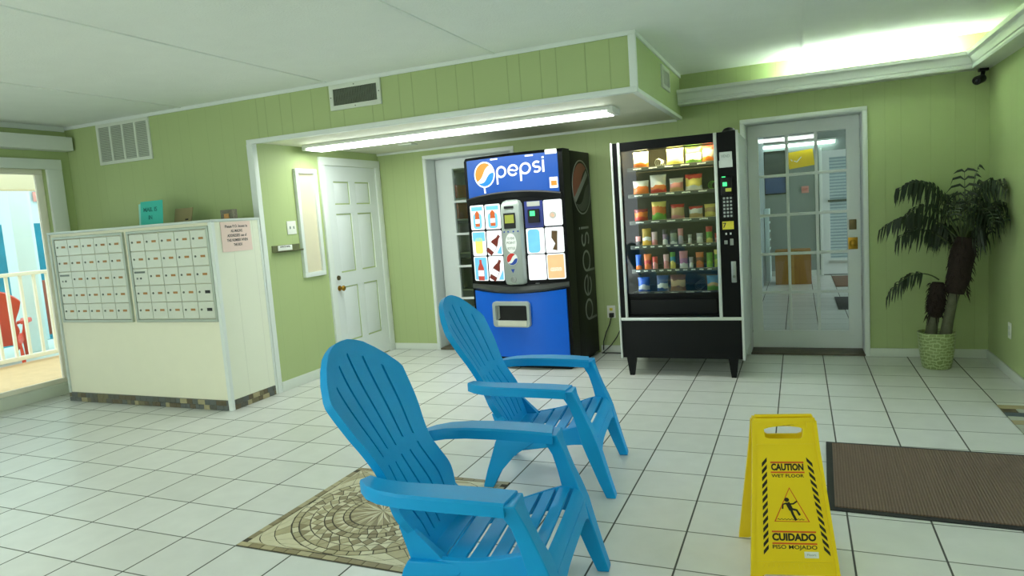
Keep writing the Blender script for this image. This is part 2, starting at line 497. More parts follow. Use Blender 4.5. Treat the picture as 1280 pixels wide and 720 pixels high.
def circ(cx, cy, r, n=24, a0=0, a1=2*PI, ry=None):
    return [(cx+r*math.cos(a0+(a1-a0)*k/n), cy+(ry or r)*math.sin(a0+(a1-a0)*k/n)) for k in range(n+1)]
def rrect(x0, x1, y0, y1, r, n=4):
    out = []
    for cx, cy, a in ((x1-r, y1-r, 0), (x0+r, y1-r, PI/2), (x0+r, y0+r, PI), (x1-r, y0+r, 1.5*PI)):
        out += [(cx+r*math.cos(a+PI/2*k/n), cy+r*math.sin(a+PI/2*k/n)) for k in range(n+1)]
    return out
def rect(x0, x1, y0, y1): return [(x0, y0), (x1, y0), (x1, y1), (x0, y1)]

# ------------------------------------------------------------------ room shell
BW, CE, SOF = 3.44, 2.46, 2.09       # back wall, ceiling height, soffit height
XL, XR, YW, XA = -5.85, 1.79, 1.645, -3.62
SX = -0.475                          # soffit right end
YB = -5.2                            # how far the lobby runs behind the viewer

struct('floor', MB().box(XL-0.1, XR+0.12, YB, BW+0.02, -0.1, 0), 'floor')
struct('ceiling', MB().box(XL-0.1, XR+0.12, YB, BW+0.12, CE, CE+0.1), 'ceil')
for i, (x, y0) in enumerate(((-4.35, YB), (-2.83, YB), (-1.43, YB), (0.515, YB))):
    struct('trim_%d' % (i+1), MB().box(x-0.011, x+0.011, y0, YW-0.001 if x < SX else BW, CE-0.008, CE+0.01, 0.002), 'ceil')
# back wall with the two door openings
D1 = (0.052, 0.94, 1.985)            # right french door opening
D2 = (-3.04, -2.10, 1.985)           # left french door opening
wb = MB()
wb.box(XA-0.1, D2[0], BW, BW+0.2, 0, CE); wb.box(D2[0], D2[1], BW, BW+0.2, D2[2], CE)
wb.box(D2[1], D1[0], BW, BW+0.2, 0, CE); wb.box(D1[0], D1[1], BW, BW+0.2, D1[2], CE); wb.box(D1[1], XR+0.12, BW, BW+0.2, 0, CE)
struct('wall_back', wb, 'wx')
struct('wall_front', MB().box(-2.4, XR+0.12, YB-0.12, YB, 0, CE), 'wx')
struct('wall_right', MB().box(XR, XR+0.12, 2.1, BW, 0, CE).box(XR, XR+0.12, -0.6, 2.1, 2.05, CE).box(XR, XR+0.12, YB, -0.6, 0, CE), 'wy')
struct('wall_alcove', MB().box(XA-0.12, XA, YW+0.001, BW, 0, CE), 'wy')
struct('wall_mailbox', MB().box(XL, XA-0.001, YW, YW+0.12, 0, CE), 'wx')
OY0, OY1, OZ = -1.2, 1.42, 2.07      # sliding door opening in the left wall
struct('wall_left', MB().box(XL-0.12, XL, OY1, YW+0.12, 0, CE).box(XL-0.12, XL, OY0, OY1, OZ, CE).box(XL-0.12, XL, YB, OY0, 0, CE), 'wy')
# soffit
struct('wall_soffit', MB().box(XA, SX, YW, BW, SOF+0.012, CE), ['wsof'])
struct('wall_soffit_side', MB().box(SX, SX+0.004, YW, BW, SOF+0.012, CE), 'wy')
struct('trim_5', MB().box(XA+0.001, SX, YW+0.002, BW-0.001, SOF, SOF+0.012), 'soffit')
# soffit trims: ceiling bead, lower edge, corner post, alcove jamb, rear bead
tr = MB()
tr.box(XL, SX+0.012, YW-0.014, YW, CE-0.03, CE, 0.003)
struct('trim_6', tr, 'white')
struct('trim_7', MB().box(SX+0.004, SX+0.018, YW-0.014, BW, CE-0.028, CE, 0.003), 'white')
struct('trim_8', MB().box(XA-0.05, SX+0.016, YW-0.016, YW+0.03, SOF-0.012, SOF+0.024, 0.003), 'white')
struct('trim_9', MB().box(SX-0.03, SX+0.016, YW+0.03, BW, SOF-0.01, SOF+0.016, 0.003), 'white')
struct('trim_10', MB().box(SX-0.03, SX+0.018, YW-0.018, YW+0.012, SOF+0.024, CE-0.03, 0.003), 'white')
struct('trim_11', MB().box(XA-0.05, XA+0.012, YW-0.02, YW+0.03, 0, SOF-0.012, 0.003), 'white')
struct('trim_12', MB().box(XA, SX-0.03, BW-0.016, BW, SOF-0.022, SOF, 0.003), 'white')
struct('trim_13', MB().box(XL, XL+0.014, YB, YW-0.014, CE-0.045, CE, 0.003), 'white')
# baseboards
def baseboard(name, x0, x1, y0, y1, h=0.068):
    struct(name, MB().box(x0, x1, y0, y1, 0, h, 0.005), 'base')
baseboard('baseboard_back', D1[1]+0.032, XR, BW-0.014, BW)
baseboard('baseboard_middle', -1.3, D1[0]-0.04, BW-0.014, BW)
baseboard('baseboard_corner', XA, D2[0]-0.03, BW-0.014, BW)
baseboard('baseboard_alcove', XA, XA+0.014, YW+0.03, 2.44, 0.085)
baseboard('baseboard_right', XR-0.014, XR, 2.13, BW-0.014)
# crown cove on the back and right walls: profile (distance from wall, z)
prof = [(0.0, 2.19), (0.135, 2.19), (0.14, 2.205), (0.134, 2.21), (0.134, 2.222), (0.142, 2.226), (0.146, 2.25), (0.158, 2.272), (0.176, 2.285), (0.182, 2.31), (0.164, 2.31), (0.15, 2.285), (0.13, 2.24), (0.0, 2.235)]
struct('trim_14', MB().loft([[(SX+0.004, BW-d, z) for d, z in prof], [(XR-d, BW-d, z) for d, z in prof], [(XR-d, -1.6, z) for d, z in prof]]), 'crown', smooth=25)
# valance board over the sliding door
struct('trim_15', MB().box(XL, XL+0.13, YB, YW-0.03, 2.23, 2.355, 0.004), 'crown')

# ------------------------------------------------------------------ doors
def panel_door_leaf(w, h, t=0.04):
    """six-panel leaf in local XZ, front face at y=0, panels sunk with raised fields"""
    st = 0.11*w/0.8
    cols = [(st, w/2-st*0.42), (w/2+st*0.42, w-st)]
    rows = [(0.12*h, 0.40*h), (0.47*h, 0.765*h), (0.81*h, 0.925*h)]
    mb = MB()
    holes = [rect(a, b, c, d) for a, b in cols for c, d in rows]
    mb.fill([rect(0, w, 0, h)]+holes, 0.016, Matrix.Translation((0, 0.008, 0)) @ Matrix.Rotation(PI/2, 4, 'X'))
    mb.box(0, w, 0.014, t, 0, h)
    for a, b in cols:
        for c, d in rows:
            e = 0.028
            mb.loft([[(a+0.008, 0.0145, c+0.008), (b-0.008, 0.0145, c+0.008), (b-0.008, 0.0145, d-0.008), (a+0.008, 0.0145, d-0.008)],
                     [(a+e, 0.004, c+e), (b-e, 0.004, c+e), (b-e, 0.004, d-e), (a+e, 0.004, d-e)]])
    return mb
# alcove six-panel door on the x = XA wall; built facing -Y then turned to face +X
d = panel_door_leaf(0.815, 1.925).xf(Matrix.Translation((XA+0.012, 2.52, 0.012)) @ Matrix.Rotation(PI/2, 4, 'Z'))
door1 = struct('door_1', d, 'doorw')
cs = MB()
cs.box(XA, XA+0.024, 2.445, 2.517, 0, 1.94, 0.003); cs.box(XA, XA+0.024, 3.34, 3.425, 0, 1.94, 0.003); cs.box(XA, XA+0.025, 2.445, 3.425, 1.9405, 2.015, 0.003)
cs.build('door_casing', 'white', door1)
MXp = Matrix.Rotation(PI/2, 4, 'Y')
kb = MB().lathe([(0.026, 0), (0.026, 0.006), (0.011, 0.01), (0.011, 0.03), (0.024, 0.04), (0.027, 0.052), (0.018, 0.062), (0.001, 0.064)], 16, (XA+0.012, 2.572, 0.775), MXp)
kb.build('door_knob', 'brass', door1)
MB().lathe([(0.024, 0), (0.022, 0.012), (0.012, 0.016), (0.001, 0.017)], 16, (XA+0.012, 2.572, 0.875), MXp).build('deadbolt', 'oldbrass', door1)

def french_door(name, x0, x1, ztop, yf, gx0, gx1, gz0, gz1, knob_right, hardware):
    w = x1-x0
    ld = MB()
    gap = 0.008
    ld_l = [rect(x0+gap, x1-gap, 0.03, ztop-0.006)]
    vx = [gx0+(gx1-gx0)*i/3 for i in range(4)]; hz = [gz0+(gz1-gz0)*i/5 for i in range(6)]
    mu = 0.012
    holes = []
    for i in range(3):
        for j in range(5):
            a = vx[i]+(0 if i == 0 else mu); b = vx[i+1]-(0 if i == 2 else mu)
            c = hz[j]+(0 if j == 0 else mu); e = hz[j+1]-(0 if j == 4 else mu)
            holes.append(rect(a, b, c, e))
    ld.fill(ld_l+holes, 0.042, Matrix.Translation((0, yf+0.021, 0)) @ Matrix.Rotation(PI/2, 4, 'X'))
    door = struct(name, ld, 'doorw', mod_bevel=0.004)
    k = 0
    for hole in holes:
        (a, c), (b, _), (_, e), _ = hole
        MB().box(a-0.003, b+0.003, yf+0.019, yf+0.023, c-0.003, e+0.003).build('window_pane', 'glass', door)
    fr = MB()
    # jamb lining and thin casing bead on the wall face
    fr.box(x0-0.012, x0+0.002, BW-0.004, yf+0.06, 0, ztop+0.002); fr.box(x1-0.002, x1+0.012, BW-0.004, yf+0.06, 0, ztop+0.002)
    fr.box(x0-0.012, x1+0.012, BW-0.004, yf+0.06, ztop-0.004, ztop+0.012)
    fr.build('door_jamb', 'doorw', door)
    ca = MB()
    ca.box(x0-0.036, x0-0.002, BW-0.018, BW-0.003, 0, ztop+0.0015, 0.003); ca.box(x1+0.002, x1+0.036, BW-0.018, BW-0.003, 0, ztop+0.0015, 0.003)
    ca.box(x0-0.036, x1+0.036, BW-0.0185, BW-0.003, ztop+0.002, ztop+0.034, 0.004)
    ca.build('door_casing', 'white', door)
    MB().box(x0-0.01, x1+0.01, BW-0.01, yf+0.06, 0.0, 0.018, 0.004).build('threshold', 'slate', door)
    if hardware:
        kx = x1-0.068
        MB().box(kx-0.036, kx+0.036, yf-0.006, yf+0.001, 0.875, 0.975, 0.003).build('knob_plate', 'brass', door)
        MB().lathe([(0.03, 0), (0.014, 0.012), (0.014, 0.03), (0.026, 0.04), (0.028, 0.055), (0.016, 0.064), (0.001, 0.066)], 20, (kx, yf-0.005, 0.926), Matrix.Rotation(PI/2, 4, 'X')).build('door_knob', 'brass', door)
        MB().box(kx-0.028, kx+0.028, yf-0.014, yf+0.001, 1.04, 1.125, 0.004).build('deadbolt', 'oldbrass', door)
    return door
YF = BW+0.165
french_door('door_2', D1[0], D1[1], D1[2], YF, 0.148, 0.832, 0.182, 1.872, True, True)
french_door('door_3', D2[0], D2[1], D2[2], YF, -2.84, -2.31, 0.182, 1.872, True, False)

# narrow window in the alcove wall
w2 = struct('window_2', MB().box(XA, XA+0.01, 2.125, 2.345, 0.97, 1.86), mat('cream window board', (222, 214, 186), 0.3, var=0.03))
fr = MB()
fr.box(XA, XA+0.032, 2.09, 2.128, 0.9725, 1.8545, 0.003); fr.box(XA, XA+0.032, 2.342, 2.38, 0.9725, 1.8545, 0.003)
fr.box(XA, XA+0.032, 2.09, 2.38, 0.93, 0.972, 0.004); fr.box(XA, XA+0.032, 2.09, 2.38, 1.855, 1.895, 0.004)
fr.build('window_frame', 'white', w2)

# sliding glass door in the left wall
s1 = MB()
s1.box(XL, XL+0.03, OY1-0.01, OY1+0.13, 0, OZ-0.0055, 0.004); s1.box(XL, XL+0.031, OY0-0.12, OY1+0.13, OZ-0.005, OZ+0.085, 0.004)
s1.box(XL, XL+0.03, OY0-0.12, OY0+0.01, 0, OZ-0.0055, 0.004)
win = struct('window_1', s1, 'white')
MB().box(XL-0.14, XL+0.035, OY0, OY1, 0, 0.1, 0.006).build('window_sill', 'vent', win)
sf = MB()
for y0, y1, x in ((OY1-0.075, OY1-0.01, -0.06), (0.16, 0.23, -0.06), (0.12, 0.19, -0.10), (OY0, OY0+0.06, -0.10)):
    sf.box(XL+x-0.016, XL+x+0.016, y0, y1, 0.141, OZ-0.051, 0.003)
for x, y0, y1 in ((-0.06, 0.16, OY1-0.01), (-0.10, OY0, 0.19)):
    sf.box(XL+x-0.016, XL+x+0.016, y0, y1, OZ-0.05, OZ, 0.003); sf.box(XL+x-0.016, XL+x+0.016, y0, y1, 0.1, 0.14, 0.003)
sf.build('window_frame', 'railw', win)
MB().box(XL-0.062, XL-0.058, 0.22, OY1-0.07, 0.135, OZ-0.045).build('window_pane', 'glass', win)
MB().box(XL-0.102, XL-0.098, OY0+0.05, 0.13, 0.135, OZ-0.045).build('window_pane', 'glass', win)

# glazed entrance in the right wall (just outside the photograph)
e = MB()
for y0, y1 in ((-0.6, -0.54), (0.72, 0.80), (2.04, 2.1)): e.box(XR+0.03, XR+0.09, y0, y1, 0.012, 2.0, 0.004)
e.box(XR+0.03, XR+0.09, -0.6, 2.1, 2.0, 2.05, 0.004); e.box(XR+0.03, XR+0.09, -0.6, 2.1, 0.0, 0.012)
d5 = struct('door_5', e, 'white')
for y0, y1 in ((-0.54, 0.72), (0.80, 2.04)): MB().box(XR+0.058, XR+0.062, y0, y1, 0.012, 2.0).build('window_pane', 'glass', d5)
struct('floor_outside', MB().box(XR+0.12, 9.0, YB, BW+0.01, -0.16, -0.03), 'pooldeck')

# slate inlay by the right wall
def slate_inlay():
    mb = MB(); r = random.Random(3)
    x0, x1, y0, y1 = 1.545, XR-0.002, 1.235, 2.105
    y = y1; row = 0
    while y > y0+0.01:
        h = 0.078
        x = x0-(0.07 if row % 2 else 0.0)
        while x < x1-0.005:
            w = 0.15
            mb.box(max(x, x0)+0.002, min(x+w, x1)-0.002, max(y-h, y0)+0.002, y-0.002, 0, 0.004, 0.001, 1, mi=r.randrange(4)) if min(x+w, x1)-max(x, x0) > 0.02 else None
            x += w
        y -= h; row += 1
    mats = [mat('slate blue', (70, 82, 92), 0.5, var=0.3), mat('slate tan', (164, 150, 112), 0.5, var=0.2), mat('slate brown', (86, 74, 52), 0.5, var=0.3), mat('slate pale', (172, 176, 160), 0.5, var=0.15)]
    return mb, mats
mb, ms = slate_inlay()
struct('floor_inlay', mb, ms)

# ------------------------------------------------------------------ lamps
t = thing('fluorescent_light', 'long white fluorescent light under the green soffit', 'light', (-2.14, 2.25, SOF))
MB().box(-1.37, 1.37, -0.12, 0.12, -0.03, -0.001, 0.004).build('lamp_body', 'lampbody', t)
MB().box(-1.345, 1.345, -0.105, 0.105, -0.05, -0.03, 0.008).build('diffuser', 'tube', t)
MB().box(-1.39, -1.345, -0.115, 0.115, -0.048, -0.001, 0.006).build('end_cap', 'lampbody', t)
MB().box(1.345, 1.39, -0.115, 0.115, -0.048, -0.001, 0.006).build('end_cap', 'lampbody', t)
t = thing('cove_light', 'bright fluorescent tube glowing above the crown moulding', 'light', (1.06, BW-0.075, 2.236))
MB().box(-0.62, 0.5, -0.035, 0.035, 0, 0.03, 0.004).build('lamp_body', 'lampbody', t)
MB().tube([(-0.59, 0, 0.05), (0.47, 0, 0.05)], 0.015, 12).build('lamp_tube', 'cove', t)
for i, (x, y) in enumerate(((-2.6, -2.9), (0.2, -4.0))):  # unseen ceiling lamps added behind the viewer to raise the general light
    t = thing('added_ceiling_light', ('long added fill light on the lobby ceiling above the left', 'long added fill light on the lobby ceiling behind the sign')[i], 'light', (x, y, CE), 0, 'added lobby fill lights')
    MB().box(-0.62, 0.62, -0.16, 0.16, -0.03, -0.001, 0.004).build('lamp_body', 'lampbody', t)
    MB().box(-0.6, 0.6, -0.14, 0.14, -0.08, -0.03, 0.015).build('diffuser', 'ceilfill', t)
t = tag(MB().box(-2.99, -2.85, 2.85, 2.97, SOF-0.012, SOF, 0.003).build('soffit_plate', 'vent'), 'small flat plate on the soffit underside behind the long light', 'ceiling plate')

# ------------------------------------------------------------------ vents
def grille(name, label, x0, x1, z0, z1, cols, border, y=YW):
    t = thing(name, label, 'vent', ((x0+x1)/2, y, z0))
    w, h = (x1-x0)/2, z1-z0
    holes = []
    cw = (2*w-2*border-(cols-1)*0.022)/cols
    for i in range(cols):
        a = -w+border+i*(cw+0.022); holes.append(rect(a, a+cw, border, h-border))
    MB().fill([rect(-w, w, 0, h)]+holes, 0.014, Matrix.Translation((0, -0.007, 0)) @ Matrix.Rotation(PI/2, 4, 'X')).build('frame', 'vent', t, mod_bevel=0.002)
    MB().box(-w+border*0.5, w-border*0.5, -0.004, -0.001, border*0.5, h-border*0.5).build('backing', 'ventslot', t)
    return t, holes, h
t, holes, h = grille('return_air_grille', 'large square white return grille high on the green wall', -5.415, -4.745, 2.068, 2.43, 4, 0.03)
lv = MB()
for hl in holes:
    a, b = hl[0][0], hl[1][0]; n = 20
    for k in range(n):
        z = 0.032+(h-0.064)*(k+0.5)/n
        lv.box(a, b, -0.013, -0.005, z-0.0055, z+0.0045, Mx=None)
lv.build('louvres', mat('louvre paint', (186, 194, 178), 0.5), t)
t, holes, h = grille('supply_vent', 'wide vent in the front face of the soffit', -2.81, -2.352, 2.241, 2.43, 1, 0.034)
lv = MB(); a, b = holes[0][0][0], holes[0][1][0]
for k in range(26):
    x = a+(b-a)*(k+0.5)/26
    lv.box(x-0.0025, x+0.0025, -0.014, -0.004, 0.034, h-0.034)
lv.build('louvres', 'ventdark', t)
for x, z in ((-0.215, h/2), (0.215, h/2), (0, 0.016), (0, h-0.016)): MB().lathe([(0.005, 0), (0.004, 0.003), (0.0005, 0.004)], 8, (x, -0.014, z), Matrix.Rotation(PI/2, 4, 'X')).build('screw', 'lock', t)
# side vent (faces +X)
t = thing('supply_vent', 'small vent on the right end of the soffit', 'vent', (SX+0.004, 2.71, 2.235), PI/2)
hl = rect(-0.13, 0.13, 0.03, 0.14)
MB().fill([rect(-0.165, 0.165, 0, 0.17), hl], 0.014, Matrix.Translation((0, -0.007, 0)) @ Matrix.Rotation(PI/2, 4, 'X')).build('frame', 'vent', t, mod_bevel=0.002)
MB().box(-0.145, 0.145, -0.004, -0.001, 0.015, 0.155).build('backing', 'ventslot', t)
lv = MB()
for k in range(9):
    x = -0.13+0.26*(k+0.5)/9; lv.box(x-0.006, x+0.003, -0.007, -0.004, 0.03, 0.14)
lv.build('louvres', 'vent', t)

# ------------------------------------------------------------------ mailbox cabinet
MXL, MXR, MYF, MH = -5.50, -3.615, 1.118, 1.478
W = MXR-MXL
mc = thing('mailbox_cabinet', 'cream cabinet with two banks of small metal mailboxes against the green wall', 'mailbox cabinet', (MXL, MYF, 0))
D = YW-0.022-MYF
MB().box(0.02, W-0.02, 0.012, D, 0.08, MH-0.012).build('body', 'cream', mc)
gm = groove_mat('cream side boards', (232, 234, 214), 1, (0.0, 0.2), 0.42, 0.003, dark=0.9)
MB().box(W-0.022, W-0.004, 0.02, D, 0.08, MH-0.012).build('side_panel', gm, mc)
MB().box(-0.004, W+0.004, -0.004, D, MH-0.014, MH+0.006, 0.004).build('top', 'cabtrim', mc)
MB().box(W-0.032, W+0.003, -0.004, 0.03, 0.0, MH-0.014, 0.004).build('corner_post', 'white', mc)
MB().box(-0.002, 0.022, -0.002, 0.03, 0.0, MH-0.014, 0.004).build('corner_post', 'cabtrim', mc)
MB().box(W-0.012, W+0.0, D-0.02, D, 0.0, MH-0.014, 0.003).build('corner_post', 'white', mc)
# mosaic plinth
pl = MB(); r5 = random.Random(5)
def plinth_run(L0, L1, fn):
    x = L0
    for row in range(2):
        x = L0-(0.03 if row else 0)
        while x < L1:
            w = r5.choice((0.045, 0.06, 0.075))
            a, b = max(x, L0)+0.001, min(x+w, L1)-0.001
            if b-a > 0.008: fn(a, b, 0.002+row*0.038, 0.038+row*0.039, r5.randrange(5))
            x += w
plinth_run(0.0, W-0.032, lambda a, b, c, d, k: pl.box(a, b, -0.003, 0.012, c, d, 0.001, 1, mi=k))
plinth_run(0.03, D-0.02, lambda a, b, c, d, k: pl.box(W-0.012, W+0.001, a, b, c, d, 0.001, 1, mi=k))
pl.box(0.01, W-0.012, 0.006, D, 0, 0.08, mi=0)
pl.build('tile_plinth', [mat('plinth slate', (92, 92, 82), 0.45, var=0.3, scale=30), mat('plinth umber', (98, 88, 66), 0.45, var=0.3, scale=30), mat('plinth blue grey', (96, 100, 96), 0.45, var=0.2, scale=30), mat('plinth olive', (116, 110, 82), 0.45, var=0.2, scale=30), mat('plinth sand', (168, 158, 122), 0.45, var=0.2, scale=30)], mc)
bz0, bz1 = 0.703, 1.440
proto = None
pm = MB().box(-0.032, 0.032, -0.0025, 0, -0.0125, 0.0125, 0.001, 1)
doorp = lockp = labp = None
for bi, (bx0, bx1) in enumerate(((0.06, 0.925), (0.968, 1.852))):
    fm = MB().fill([rect(bx0, bx1, bz0, bz1), rect(bx0+0.022, bx1-0.022, bz0+0.022, bz1-0.022)], 0.022, Matrix.Translation((0, 0.003, 0)) @ Matrix.Rotation(PI/2, 4, 'X'))
    fm.build('bank_frame', 'mbframe', mc, mod_bevel=0.003)
    cw = (bx1-bx0-0.05)/5; ch = (bz1-bz0-0.05)/5
    for row in range(5):
        for c in range(5):
            px = bx0+0.025+cw*(c+0.5); pz = bz1-0.025-ch*(row+0.5)
            special = (row == 2 and c == 0)
            blackl = (bi == 1 and c == 4 and row >= 3)
            if doorp is None or (c == 0 and row == 0):
                doorp = MB().box(-cw/2+0.0022, cw/2-0.0022, -0.004, 0.011, -ch/2+0.0022, ch/2-0.0022, 0.002, 1).build('mailbox_door', 'mbdoor', mc)
                dr = doorp
            else: dr = dup_child(doorp, mc)
            dr.location = (px, 0, pz)
            if lockp is None:
                lockp = MB().lathe([(0.0085, 0), (0.0085, 0.004), (0.006, 0.006), (0.0005, 0.0062)], 12, (0, -0.004, 0), Matrix.Rotation(PI/2, 4, 'X')).build('lock', 'lock', dr)
                lk = lockp
            else: lk = dup_child(lockp, dr)
            lk.location = (-cw*0.30, 0, 0.004)
            if special:
                lk.location = (0.0, 0, -0.012)
                MB().box(-cw*0.40, cw*0.32, -0.006, -0.004, 0.03, 0.045, 0.0005, 1).build('name_plate', 'lock', dr)
                MB().box(-cw*0.3, -cw*0.2, -0.005, -0.004, -0.02, -0.005).build('inspection_slot', 'lock', dr)
                continue
            if blackl:
                MB().box(-0.026, 0.026, -0.0065, -0.004, -0.012, 0.012, 0.001, 1).build('name_plate', 'blacklabel', dr).location = (cw*0.2, 0, 0.004)
                continue
            if labp is None:
                labp = MB().box(-0.024, 0.024, -0.006, -0.004, -0.0085, 0.0085, 0.001, 1).build('name_plate', 'orangelabel', dr); lb = labp
            else: lb = dup_child(labp, dr)
            lb.location = (cw*0.16, 0, 0.004)
# notice on the side
t = thing('notice', 'pink typed paper notice taped to the side of the mailbox cabinet', 'notice', (MXR-0.002, 1.36, 1.228), PI/2)
MB().box(-0.155, 0.155, -0.0025, -0.001, 0, 0.232).build('sheet', 'pink', t)
tx = MB()
for i, (s, w_) in enumerate((('Please P.O. boxes in', 0.23), ('ALL MAILING', 0.12), ('ADDRESSES use of', 0.2), ('THIS NUMBER WHEN', 0.215), ('THE BOX', 0.09))):
    tx.text(s, 0.03, FRONT(0.005, -0.0025, 0.195-i*0.036), 0.02, width=w_)
tx.build('lettering', 'ink', t)
# things on top of the cabinet
t = thing('paper_sign', 'teal handwritten paper sign standing on the mailbox cabinet', 'sign', (-4.475, 1.30, MH+0.007), R(-4))
cu = []
for k in range(9):
    a = k/8; cu.append((-0.165+0.33*a, 0.05*(1-min(1, a*5))**2))
MB().loft([[(x, y, 0), (x, y+0.002, 0), (x, y+0.022, 0.195), (x, y+0.02, 0.195)] for x, y in cu]).build('sheet', 'teal', t)
MB().loft([[(x-0.006, y+0.012, 0.0), (x-0.006, y+0.014, 0.0), (x-0.006, y+0.03, 0.18), (x-0.006, y+0.028, 0.18)] for x, y in ((-0.19, 0.03), (-0.12, 0.004), (-0.10, 0.004))]).build('folded_edge', 'tealpale', t)
tx = MB(); lean = math.atan2(0.02, 0.195)
for s, z, w_ in (("MAIL IS", 0.125, 0.17), ("IN", 0.06, 0.045)):
    tx.text(s, 0.05, Matrix.Translation((0.01, 0.02*z/0.195-0.0012, z)) @ Matrix.Rotation(PI/2-lean, 4, 'X'), 0.005, width=w_)
tx.build('lettering', mat('marker ink', (30, 110, 104), 0.8), t)
t = thing('card', 'plain tan card propped on the mailbox cabinet beside the teal sign', 'card', (-4.24, 1.42, MH+0.007))
MB().loft([[(-0.10, 0, 0), (0.10, 0, 0), (0.10, 0.002, 0), (-0.10, 0.002, 0)], [(-0.10, 0.03, 0.12), (0.10, 0.03, 0.12), (0.10, 0.032, 0.12), (-0.10, 0.032, 0.12)]]).build('sheet', 'tan', t)
MB().box(0.03, 0.06, 0.001, 0.004, 0.02, 0.03).build('print', 'ink', t)
t = thing('picture_box', 'small box with a busy printed picture on the cabinet top by the alcove post', 'box', (-3.60, 1.36, MH+0.007), R(-8))
t.location.x = -3.695
MB().box(-0.075, 0.075, 0.0, 0.045, 0, 0.072, 0.002, 1).build('box_body', mat('box print', (110, 104, 84), 0.5, var=0.8, scale=60), t)
MB().box(-0.03, 0.03, -0.002, 0.001, 0.004, 0.04).build('label', mat('box label print', (206, 150, 80), 0.5, var=0.4, scale=50), t)

# alcove wall switch plate and label strip
t = thing('switch_plate', 'white double switch plate on the alcove wall left of the narrow window', 'switch plate', (XA, 2.0, 1.325), PI/2)
MB().box(-0.057, 0.057, -0.008, -0.001, 0, 0.115, 0.003).build('plate', 'outletw', t)
for x in (-0.023, 0.023): MB().box(x-0.005, x+0.005, -0.014, -0.006, 0.046, 0.07, 0.002, 1).build('toggle', 'greypaper', t)
t = thing('letter_tray', 'small metal tray with a white label under the switch plate', 'letter tray', (XA, 1.905, 1.18), PI/2)
tr = MB().box(-0.17, 0.17, -0.05, -0.001, 0, 0.006, 0.001, 1); tr.box(-0.17, 0.17, -0.008, -0.001, 0, 0.06, 0.001, 1); tr.box(-0.17, 0.17, -0.05, -0.046, 0, 0.014, 0.001, 1)
tr.build('tray', mat('tarnished metal', (128, 132, 96), 0.4, metal=0.5, var=0.2, scale=20), t)
MB().box(-0.105, 0.07, -0.012, -0.008, 0.008, 0.056, 0.004).build('label_card', 'paper', t)
MB().text('OFFICE MAIL', 0.018, FRONT(-0.0175, -0.012, 0.044), 0.03, width=0.13).build('lettering', 'ink', t)

# ------------------------------------------------------------------ outlets and security camera
t = thing('wall_outlet', 'cream outlet low on the right wall past the palm', 'outlet', (XR, 2.845, 0.27), -PI/2)
MB().box(-0.035, 0.035, -0.007, -0.001, 0, 0.112, 0.003).build('plate', 'outletw', t)
for z in (0.035, 0.077): MB().box(-0.014, 0.014, -0.009, -0.006, z-0.012, z+0.012, 0.003).build('socket', 'cabtrim', t)
t = thing('wall_outlet', 'outlet with a black plug between the two vending machines', 'outlet', (-1.185, BW, 0.33))
MB().box(-0.04, 0.04, -0.007, -0.001, 0, 0.118, 0.003).build('plate', 'outletw', t)
MB().box(-0.014, 0.014, -0.009, -0.006, 0.07, 0.096, 0.003).build('socket', 'stickeryellow', t)
t = thing('power_cord', 'black plug and cords hanging from the outlet to the floor', 'cord', (-1.18, BW-0.012, 0.36))
MB().box(-0.018, 0.022, -0.036, 0.002, -0.02, 0.02, 0.004).build('plug', 'cord', t)
MB().tube([(0.0, -0.03, -0.02), (-0.015, -0.035, -0.08), (-0.055, -0.03, -0.16), (-0.085, -0.03, -0.25), (-0.09, -0.03, -0.33)], 0.005, 8).build('cable', 'cord', t)
MB().tube([(0.10, -0.035, -0.10), (0.05, -0.035, -0.2), (-0.01, -0.035, -0.28), (-0.07, -0.04, -0.335), (-0.09, -0.05, -0.353)], 0.005, 8).build('cable', 'cord', t)
MB().tube([(0.12, -0.06, -0.353), (0.0, -0.05, -0.353), (-0.1, -0.06, -0.353)], 0.005, 8).build('cable', 'cord', t)
t = thing('security_camera', 'small black dome camera under the crown moulding in the corner', 'security camera', (1.735, 3.37, 2.188))
MB().box(-0.03, 0.03, -0.03, 0.03, -0.02, 0.0, 0.004).build('mount', 'blackplastic', t)
MB().tube([(0, 0, -0.015), (-0.01, -0.02, -0.05), (-0.03, -0.045, -0.07)], 0.014, 10).build('bracket', 'blackplastic', t)
dirv = Vector((-0.6, -0.75, -0.25)).normalized()
rot = dirv.to_track_quat('Z', 'Y').to_matrix().to_4x4()
MB().lathe([(0.024, -0.05), (0.03, -0.045), (0.032, 0.03), (0.028, 0.036), (0.022, 0.036)], 18, (-0.04, -0.06, -0.085), rot).build('housing', 'blackplastic', t)
MB().lathe([(0.018, 0.034), (0.014, 0.042), (0.001, 0.046)], 16, (-0.04, -0.06, -0.085), rot).build('lens', 'lensdark', t)

